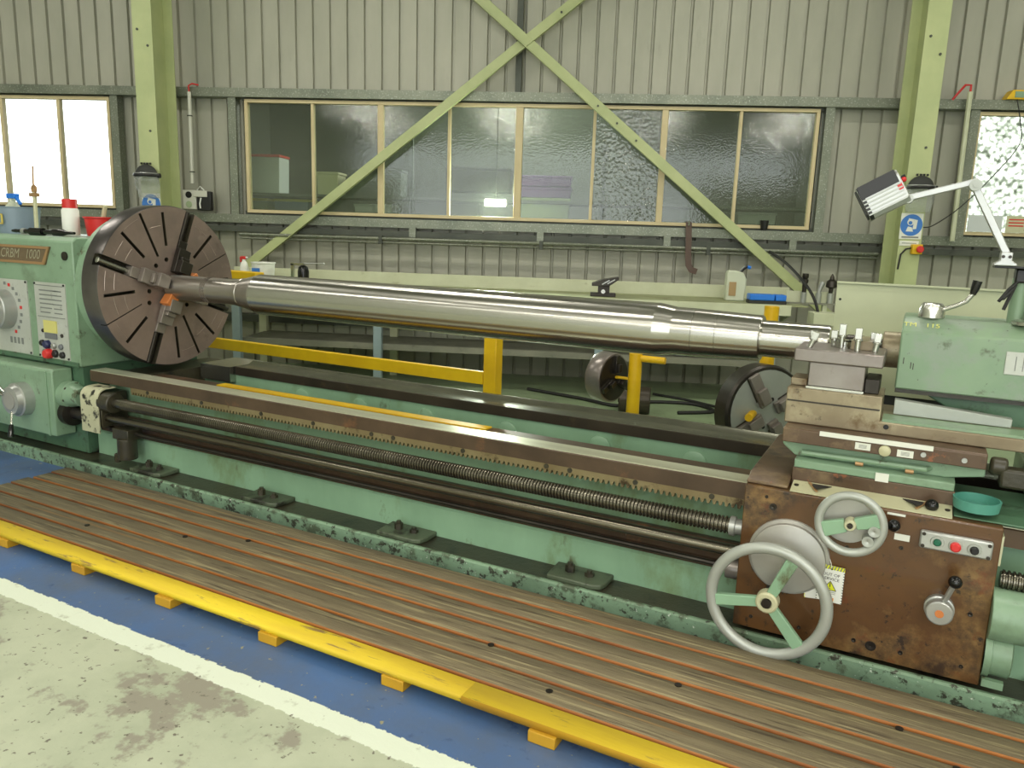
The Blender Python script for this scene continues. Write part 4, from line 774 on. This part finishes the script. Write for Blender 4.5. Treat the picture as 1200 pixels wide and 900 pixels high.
# things on the floor behind
lump = thing('steel_offcut', 'dark round steel offcut lying on the green floor', 'offcut', (-2.1, 6.32, 0)); part(lump, 'billet', MB().rev((-2.22, 6.28, .12), (.95, .3, 0), [(0, .11), (.01, .12), (.26, .12), (.27, .11)], 28), 'brown_rear'); part(lump, 'bore', MB().cyl((-2.222, 6.279, .12), (-2.228, 6.277, .12), .03, n=14), 'black')
def cable(name, label, pts, r, ms='rubber', fr='L', cat='hose'):
    P = [Vector(p) for p in pts]; out = []
    for i in range(len(P)-1):
        p0, p1, p2, p3 = P[max(i-1, 0)], P[i], P[i+1], P[min(i+2, len(P)-1)]
        for k in range(6):
            t = k/6; out.append(.5*((2*p1)+(-p0+p2)*t+(2*p0-5*p1+4*p2-p3)*t*t+(-p0+3*p1-3*p2+p3)*t**3))
    out.append(P[-1]); return solo(name, label, cat, MB().tube(out, r, 8), ms, tuple(P[0]), fr)
cable('floor_hose', 'black hose looping on the green floor behind the offcut', [(-3.3, 6.65, .016), (-2.7, 6.55, .016), (-2.3, 6.45, .016), (-2.15, 6.75, .016), (-1.75, 6.95, .016), (-1.5, 6.75, .016), (-1.75, 6.5, .016)], .016)
cable('power_lead', 'black lead trailing across the floor to the large spare chuck', [(-2.2, 7.2, .012), (-1.8, 7.1, .012), (-1.4, 6.9, .012), (-1.05, 6.6, .012), (-.7, 6.4, .012)], .012)

# ------------------------------------------------------------------ workbench under the window (world frame)
BY0, BY1, BZ = 7.2, 7.95, .95
be = thing('workbench', 'long cream steel workbench under the window', 'workbench', (-.9, 7.5, 0), 'W')
part(be, 'bench_top', MB().box(-3.75, 2.0, BY0, BY1, BZ-.012, BZ), 'bench_top'); part(be, 'front_edge', MB().box(-3.75, 1.85, BY0-.012, BY0, BZ-.095, BZ+.002), 'bench_cream', 'cream folded front edge', bev=.003)
part(be, 'back_upstand', MB().box(-3.75, 2.0, BY1-.03, BY1, BZ, BZ+.125), 'bench_cream', bev=.003); part(be, 'end_gusset', MB().prism([(BY0, .86), (BY0, .94), (BY1, .94), (BY1, .62)], 'x', 1.84, 1.85), 'bench_cream')
part(be, 'end_flap', MB().box(2.0, 2.22, 7.0, 7.2, .80, .91), 'bench_cream', bev=.003)
for x, ms in ((-3.42, 'bench_leg'), (-2.0, 'bench_leg'), (.135, 'bench_leg'), (1.72, 'bench_leg')):
    part(be, 'leg', MB().box(x-.04, x+.04, BY0+.02, BY0+.08, 0, BZ-.013), ms, bev=.003); part(be, 'leg', MB().box(x-.04, x+.04, BY1-.1, BY1-.04, 0, BZ-.013), 'bench_cream', bev=.003); part(be, 'cross_member', MB().box(x-.03, x+.03, BY0+.08, BY1-.1, .34, .385), ms)
part(be, 'lower_shelf', MB().box(-3.4, 1.75, BY0+.10, BY1-.02, .39, .41), 'shelf_grey'); part(be, 'shelf_edge', MB().box(-3.4, 1.75, BY0+.085, BY0+.10, .355, .412), 'shelf_grey')
part(be, 'rear_rail', MB().box(-3.7, 1.9, BY1-.05, BY1-.01, .70, .76), 'galv_dark')
# rounded white basins stored under the bench end
for k, x in enumerate((.92, 1.22, 1.52)):
    b = MB(); b.rev((x, 7.45, .415), (0, 0, 1), [(0, .06), (.03, .10), (.07, .13), (.075, .135), (.07, .125), (.012, .055), (.012, .001)], 28, False)
    solo('white_basin', 'shallow white basin on the lower bench shelf', 'basin', b, 'box_white', (x, 7.45, .415), 'W', 'basins on the bench shelf')
# things standing on the bench
t = thing('spray_bottle', 'white spray bottle with red trigger on the bench', 'bottle', (-3.42, 7.45, BZ), 'W')
part(t, 'bottle', MB().rev((-3.42, 7.45, BZ), (0, 0, 1), [(0, .04), (.15, .042), (.19, .03), (.21, .014), (.225, .014)], 20), 'white'); part(t, 'trigger', MB().box(-3.445, -3.40, 7.435, 7.465, BZ+.225, BZ+.255).box(-3.46, -3.445, 7.44, 7.46, BZ+.195, BZ+.25), 'red', bev=.004); part(t, 'nozzle', MB().cyl((-3.40, 7.45, BZ+.242), (-3.38, 7.45, BZ+.242), .008, n=10), 'white')
t = thing('bucket', 'white bucket with blue label at the brace foot', 'bucket', (-3.2, 7.4, BZ), 'W')
part(t, 'pail', MB().rev((-3.2, 7.4, BZ), (0, 0, 1), [(0, .095), (.19, .112), (.195, .118), (.205, .118), (.205, .108), (.01, .09), (.01, .001)], 28, False), 'white'); part(t, 'label', MB().prism([(-3.27, 1.06), (-3.19, 1.06), (-3.19, 1.10), (-3.27, 1.10)], 'y', 7.288, 7.292), 'sign_blue')
t = thing('bench_vice', 'black and silver clamp vice with thin bar on the bench', 'vice', (-2.82, 7.45, BZ), 'W')
part(t, 'block', MB().rev((-2.8, 7.42, BZ), (0, 0, 1), [(0, .055), (.13, .055), (.17, .045), (.19, .02)], 20), 'black_gloss'); part(t, 'frame', MB().box(-2.93, -2.90, 7.42, 7.46, BZ, BZ+.20).box(-2.93, -2.80, 7.42, 7.46, BZ+.185, BZ+.21), 'bright_steel'); part(t, 'bar', MB().cyl((-2.9, 7.44, BZ+.205), (-2.6, 7.44, BZ+.21), .007, n=10).ball((-2.6, 7.44, BZ+.21), .012), 'alu'); part(t, 'tray', MB().box(-3.05, -2.94, 7.42, 7.5, BZ, BZ+.05), 'grey_plate')
t = thing('steady_bracket', 'dark slotted steel bracket standing on the bench', 'bracket', (.15, 7.45, BZ), 'W')
part(t, 'plate', MB().prism([(.04, 1.075), (.13, 1.11), (.29, 1.14), (.29, 1.115), (.20, 1.05), (.04, 1.05)], 'y', 7.35, 7.52), 'dark_steel', bev=.004); part(t, 'stem', MB().box(.10, .21, 7.40, 7.46, BZ, 1.06), 'dark_steel'); part(t, 'foot', MB().box(.03, .27, 7.38, 7.50, BZ, BZ+.035), 'dark_steel', bev=.004); part(t, 'pin', MB().cyl((.15, 7.36, 1.0), (.15, 7.40, 1.0), .02, n=14), 'bright_steel')
for k in (0, 1): part(t, 'slot', MB().obox((.17+.05*k, 7.349, 1.088+.008*k), (1, 0, .6), (0, 1, 0), (-.6, 0, 1), .04, .002, .005), 'alu')
t = thing('plastic_jug', 'translucent plastic jug half full of brown fluid on the bench', 'jug', (1.40, 7.55, BZ), 'W')
part(t, 'body', MB().prism([(1.31, BZ), (1.49, BZ), (1.495, 1.16), (1.46, 1.22), (1.40, 1.235), (1.32, 1.235), (1.31, 1.20)], 'y', 7.50, 7.62), 'clear_plastic', bev=.012); part(t, 'fluid_label', MB().box(1.335, 1.40, 7.492, 7.4995, 1.0, 1.13), 'brown_fluid'); part(t, 'spout', MB().tube([(1.44, 7.55, 1.22), (1.46, 7.55, 1.25), (1.50, 7.55, 1.28)], .014), 'black'); part(t, 'cap', MB().cyl((1.50, 7.55, 1.275), (1.53, 7.55, 1.265), .016, n=10), 'blue_plastic')
t = thing('blue_case', 'long blue plastic tool case on the bench', 'case', (1.66, 7.4, BZ), 'W')
part(t, 'case_body', MB().box(1.49, 1.83, 7.30, 7.44, BZ, BZ+.03), 'charcoal', bev=.004); part(t, 'case_lid', MB().box(1.495, 1.72, 7.295, 7.445, BZ+.03, BZ+.085), 'blue_plastic', bev=.008); part(t, 'case_end', MB().box(1.728, 1.825, 7.295, 7.445, BZ+.03, BZ+.085), 'blue_plastic', bev=.008)
rack_b = thing('tool_holder_rack', 'pale stand holding three tool shanks at the bench end', 'rack', (2.13, 7.4, .9), 'W')
part(rack_b, 'plate', MB().box(1.87, 2.32, 7.44, 7.56, .95, .965), 'shelf_grey'); part(rack_b, 'back', MB().box(1.87, 2.30, 7.50, 7.51, .965, 1.07), 'bench_cream'); part(rack_b, 'leg', MB().box(2.2, 2.24, 7.46, 7.5, 0, .95), 'bench_cream')
for x, h, kind, lab in ((2.02, 1.235, 0, 'tall dark boring shank upright in the rack'), (2.155, 1.16, 1, 'short bent silver shank leaning in the rack'), (2.262, 1.235, 2, 'dark pointed live centre upright in the rack')):
    t = thing('tool_holder', lab, 'tool', (x, 7.47, .966), 'W'); part(t, 'sleeve', MB().cyl((x, 7.47, .966), (x, 7.47, 1.06), .026, n=18), 'alu_paint')
    if kind == 0: part(t, 'shank', MB().rev((x, 7.47, 1.06), (0, 0, 1), [(0, .02), (.08, .022), (.09, .03), (.12, .03), (.125, .022), (.14, .03), (.175, .028)], 16), 'dark_steel')
    elif kind == 1: part(t, 'shank', MB().tube([(x, 7.47, 1.055), (x+.004, 7.47, 1.09), (x+.03, 7.47, 1.16)], [.016, .02, .024], 12), 'alu')
    else: part(t, 'shank', MB().rev((x, 7.47, 1.06), (0, 0, 1), [(0, .018), (.045, .02), (.055, .045), (.06, .05), (.11, .045), (.13, .02), (.15, .018), (.18, .003)], 18), 'dark_steel')
cable('bench_lead', 'black lead hanging from the girt down past the bench end', [(1.785, 7.98, 1.42), (1.9, 7.7, 1.31), (2.0, 7.3, 1.12), (2.06, 7.15, .95), (2.1, 7.1, .7)], .013, 'rubber', 'W', 'lead')
# things on the wall, girts and columns
t = thing('hanging_belt', 'brown flat belt hanging from the girt over the bench', 'belt', (1.0, 8.07, 1.2), 'W')
bl = [(.985, 8.06, 1.68), (.995, 8.055, 1.5), (1.0, 8.05, 1.36), (1.01, 8.045, 1.26), (1.04, 8.04, 1.21), (1.09, 8.04, 1.195)]
b = MB()
for p, q in zip(bl[:-1], bl[1:]): b.bar(p, q, .06, .008, (1, 0, 0)) if 0 else b.obox((Vector(p)+Vector(q))/2, Vector(q)-Vector(p), (0, 1, 0), (Vector(q)-Vector(p)).cross(Vector((0, 1, 0))), (Vector(q)-Vector(p)).length/2+.008, .005, .03)
part(t, 'strap', b, 'strap_brown'); part(t, 'hook', MB().tube([(.985, 8.10, 1.64), (.985, 8.04, 1.66), (.985, 8.04, 1.70)], .009), 'galv')
solo('small_cup', 'small black cup on the window ledge', 'cup', MB().rev((1.745, 8.14, 1.625), (0, 0, 1), [(0, .03), (.10, .045), (.10, .04), (.01, .026), (.01, .001)], 18, False), 'black', (1.745, 8.14, 1.625))
t = thing('power_outlet', 'cream twin power outlet with black box beside the left column', 'outlet', (-4.2, 8.1, 1.65), 'W')
part(t, 'outlet_plate', MB().box(-4.36, -4.21, 8.06, 8.115, 1.66, 1.86), 'pvc', bev=.006); part(t, 'black_box', MB().box(-4.20, -4.045, 8.055, 8.115, 1.65, 1.85), 'black', bev=.008); part(t, 'cover_label', MB().box(-4.23, -4.08, 8.045, 8.054, 1.79, 1.855), 'pvc', bev=.004)
for z in (1.81, 1.71): part(t, 'socket', MB().cyl((-4.29, 8.06, z), (-4.29, 8.053, z), .034, n=18), 'black' if z > 1.75 else 'pale_green')
part(t, 'cable', MB().tube([(-4.15, 8.05, 1.78), (-4.16, 8.04, 1.72), (-4.155, 8.04, 1.67)], .008), 'white'); part(t, 'cable', MB().tube([(-4.20, 8.07, 1.86), (-4.16, 8.06, 1.90), (-4.12, 8.07, 1.86)], .006), 'white')
def shield(x, y, z, label, tilt):
    t = thing('face_shield', label, 'face shield', (x, y, z), 'W')
    part(t, 'crown', MB().rev_scaled((x, y-.05, z), .115, 24, 8, (1, .55, .95), 0, pi/2), 'charcoal')
    part(t, 'headband', MB().torus((x, y-.05, z), (0, .0, 1), .112, .012, 32, 8, 1.2), 'black'); part(t, 'knob', MB().cyl((x+.115, y-.05, z), (x+.145, y-.05, z), .024, n=14), 'black')
    v = MB(); N_ = 16; P = []
    for zz, rr in ((z+.02, .125), (z-.10, .128), (z-.22, .105)):
        for k in range(N_+1): a = pi+pi*k/N_; P.append((x+rr*cos(a)*1.0+tilt*(z-zz), y-.05+rr*.55*sin(a), zz))
    for i in range(2):
        for k in range(N_): v.add([P[i*(N_+1)+k], P[i*(N_+1)+k+1], P[(i+1)*(N_+1)+k+1], P[(i+1)*(N_+1)+k]], [(0, 1, 2, 3)])
    vo = part(t, 'visor', v, 'visor', 'clear curved visor'); sd = vo.modifiers.new('thick', 'SOLIDIFY'); sd.thickness = .002
    part(t, 'visor_edge', MB().tube([P[k] for k in range(N_+1)], .006, 6), 'alu')
    for k in range(4): part(t, 'band_tooth', MB().box(x-.05+.03*k, x-.035+.03*k, y-.06, y-.04, z+.105, z+.125), 'black')
    part(t, 'hook', MB().tube([(x, y-.005, z+.10), (x, y-.05, z+.12)], .006), 'galv')
shield(-4.455, 7.60, 1.965, 'dark face shield hung on the column beside the bright window', .12); shield(2.975, 7.60, 2.04, 'dark face shield hung on the column above the blue sign', 0)
def sign(x, z, label, lower):
    t = thing('safety_sign', label, 'sign', (x, 7.598, z), 'W'); y = 7.598
    c = part(t, 'board', MB().box(x-.098, x+.098, y-.003, y, z-.12, z+.115), 'label_white', bev=.001)
    part(t, 'blue_disc', MB().cyl((x, y-.003, z+.008), (x, y-.0045, z+.008), .098, n=40), 'sign_blue')
    pc = MB(); pc.cyl((x-.01, y-.0045, z+.035), (x-.01, y-.006, z+.035), .03, n=18); pc.prism([(x-.045, z-.05), (x+.02, z-.05), (x+.005, z-.012), (x-.03, z-.005)], 'y', y-.006, y-.0045); pc.prism([(x+.012, z-.03), (x+.045, z-.025), (x+.05, z+.055), (x-.03, z+.07), (x-.03, z+.06), (x+.02, z+.05)], 'y', y-.0065, y-.0045)
    part(t, 'pictogram', pc, 'label_white'); part(t, 'pictogram_face', MB().cyl((x-.012, y-.006, z+.028), (x-.012, y-.007, z+.028), .017, n=14), 'sign_blue')
    if lower: part(t, 'caption', MB().box(x-.075, x+.075, y-.0045, y-.003, z-.108, z-.095), 'ink_grey')
sign(-4.445, 1.68, 'white sign with blue disc behind the chuck rim', False); sign(2.955, 1.70, 'white sign with blue face shield disc above the stop button', True)
t = thing('notice_plate', 'small white notice plate below the blue sign', 'plate', (2.955, 7.598, 1.52), 'W'); part(t, 'plate', MB().box(2.87, 3.04, 7.595, 7.598, 1.52, 1.565), 'label_white'); part(t, 'printed_line', MB().box(2.89, 3.02, 7.594, 7.595, 1.54, 1.546), 'ink_grey')
t = thing('emergency_stop', 'yellow emergency stop box with red button on the column', 'button', (3.02, 7.598, 1.49), 'W')
part(t, 'box', MB().box(2.972, 3.062, 7.54, 7.598, 1.445, 1.535), 'yellow', bev=.006); part(t, 'button', MB().rev((3.03, 7.54, 1.49), (0, -1, 0), [(0, .018), (.015, .018), (.015, .032), (.028, .032), (.034, .024)], 20), 'red'); part(t, 'lead', MB().tube([(2.972, 7.58, 1.50), (2.93, 7.585, 1.49), (2.89, 7.588, 1.44), (2.88, 7.588, 1.3)], .008), 'rubber')
t = thing('spirit_level', 'yellow and green box on the top girt by the patterned window', 'level', (3.93, 8.1, 2.915), 'W'); part(t, 'body', MB().prism([(3.86, 2.916), (4.15, 2.916), (4.15, 3.0), (3.91, 3.0)], 'y', 8.08, 8.2), 'yellow', bev=.004); part(t, 'panel', MB().box(3.93, 4.15, 8.074, 8.0795, 2.93, 2.985), 'green')
cable('window_lead', 'thin black lead looping across the patterned window', [(3.95, 8.07, 2.91), (4.0, 8.05, 2.7), (4.02, 8.05, 2.5), (3.8, 8.0, 2.2), (3.5, 7.9, 1.9), (3.2, 7.7, 1.72), (3.066, 7.607, 1.69)], .005, 'rubber', 'W', 'lead')
for k, (x0, x1, ms, lab) in enumerate(((3.70, 4.02, 'box_white', 'pale card standing on the patterned window ledge'), (4.06, 4.24, 'cream_plate', 'cream card with red print on the patterned window ledge'), (4.28, 4.6, 'pale_green', 'green tinted card on the patterned window ledge'))):
    c = thing('ledge_card', lab, 'card', (x0, 8.15, 1.68), 'W'); part(c, 'card', MB().box(x0, x1, 8.148, 8.156, 1.68, 1.84), ms)
    if k == 1:
        for j in range(3): part(c, 'printed_line', MB().box(x0+.02, x1-.02, 8.1465, 8.148, 1.74+j*.03, 1.752+j*.03), 'red')
# ------------------------------------------------------------------ things on top of the headstock
t = thing('spray_can', 'white spray can with red cap on the headstock', 'can', (-4.94, 3.17, HT)); part(t, 'can', MB().rev((-4.94, 3.17, HT), (0, 0, 1), [(0, .05), (.004, .052), (.165, .052), (.178, .044)], 28), 'white'); part(t, 'cap', MB().rev((-4.94, 3.17, HT+.178), (0, 0, 1), [(0, .045), (.055, .045), (.058, .04)], 28), 'red')
t = thing('small_bucket', 'blue-grey plastic bucket with yellow square on the headstock', 'bucket', (-5.57, 3.2, HT)); part(t, 'pail', MB().rev((-5.57, 3.2, HT), (0, 0, 1), [(0, .12), (.17, .137), (.175, .142), (.18, .142), (.18, .13), (.01, .115), (.01, .001)], 32, False), 'greyblue_plastic')
part(t, 'yellow_square', MB().box(-5.60, -5.515, 3.062, 3.066, HT+.062, HT+.07).box(-5.60, -5.515, 3.062, 3.066, HT+.122, HT+.13).box(-5.53, -5.515, 3.062, 3.066, HT+.062, HT+.13), 'yellow_mark')
t = thing('small_bucket', 'small red bucket with a brush in it behind the chuck rim', 'bucket', (-4.79, 3.28, HT)); part(t, 'pail', MB().rev((-4.79, 3.28, HT), (0, 0, 1), [(0, .085), (.115, .10), (.12, .108), (.128, .108), (.128, .097), (.01, .08), (.01, .001)], 28, False), 'red'); part(t, 'brush', MB().tube([(-4.80, 3.28, HT+.03), (-4.74, 3.28, HT+.2)], .014), 'cream_plate'); part(t, 'lip', MB().box(-4.93, -4.88, 3.26, 3.30, HT+.11, HT+.128), 'red')
t = thing('boring_bar', 'black boring bar lying along the headstock edge', 'tool', (-4.9, 2.95, HT)); part(t, 'bar', MB().rev((-5.21, 2.95, HT+.024), (1, 0, 0), [(0, .008), (.04, .012), (.05, .010), (.14, .014), (.2, .016), (.2, .024), (.33, .024), (.33, .014), (.44, .014), (.44, .022), (.52, .022), (.56, .012), (.64, .008)], 18), 'black_gloss'); part(t, 'collar', MB().cyl((-5.10, 2.95, HT+.024), (-5.07, 2.95, HT+.024), .018, n=16), 'alu')
solo('steel_rule', 'pale steel rule lying on the headstock behind the boring bar', 'rule', MB().box(-5.25, -4.62, 3.02, 3.08, HT, HT+.008), 'grey_plate', (-4.9, 3.05, HT), 'L')
t = thing('indicator_stand', 'thin brass rod stand with knotted clamp on the headstock', 'stand', (-5.37, 3.2, HT)); part(t, 'rod', MB().cyl((-5.37, 3.2, HT), (-5.36, 3.2, HT+.28), .013, n=12), 'cream_plate'); part(t, 'pointer', MB().tube([(-5.36, 3.2, HT+.26), (-5.365, 3.2, HT+.34), (-5.355, 3.2, HT+.45)], .006), 'name_frame'); part(t, 'clamp', MB().torus((-5.362, 3.2, HT+.30), (0, 1, 0), .022, .008, 20, 8).box(-5.40, -5.33, 3.185, 3.215, HT+.25, HT+.275), 'name_frame'); part(t, 'base', MB().box(-5.42, -5.32, 3.14, 3.26, HT, HT+.03), 'black', bev=.004)
t = thing('spray_bottle', 'clear spray bottle with blue trigger and brown fluid on the headstock', 'bottle', (-5.80, 3.3, HT)); part(t, 'bottle', MB().rev((-5.80, 3.3, HT), (0, 0, 1), [(0, .075), (.12, .08), (.17, .06), (.215, .022), (.24, .022)], 24), 'clear_plastic'); part(t, 'fluid_band', MB().rev((-5.80, 3.3, HT+.006), (0, 0, 1), [(0, .0765), (.10, .0805)], 24), 'brown_fluid'); part(t, 'trigger', MB().box(-5.84, -5.74, 3.28, 3.32, HT+.24, HT+.275).bar((-5.75, 3.3, HT+.25), (-5.70, 3.3, HT+.20), .02, .02), 'blue_plastic', bev=.005)
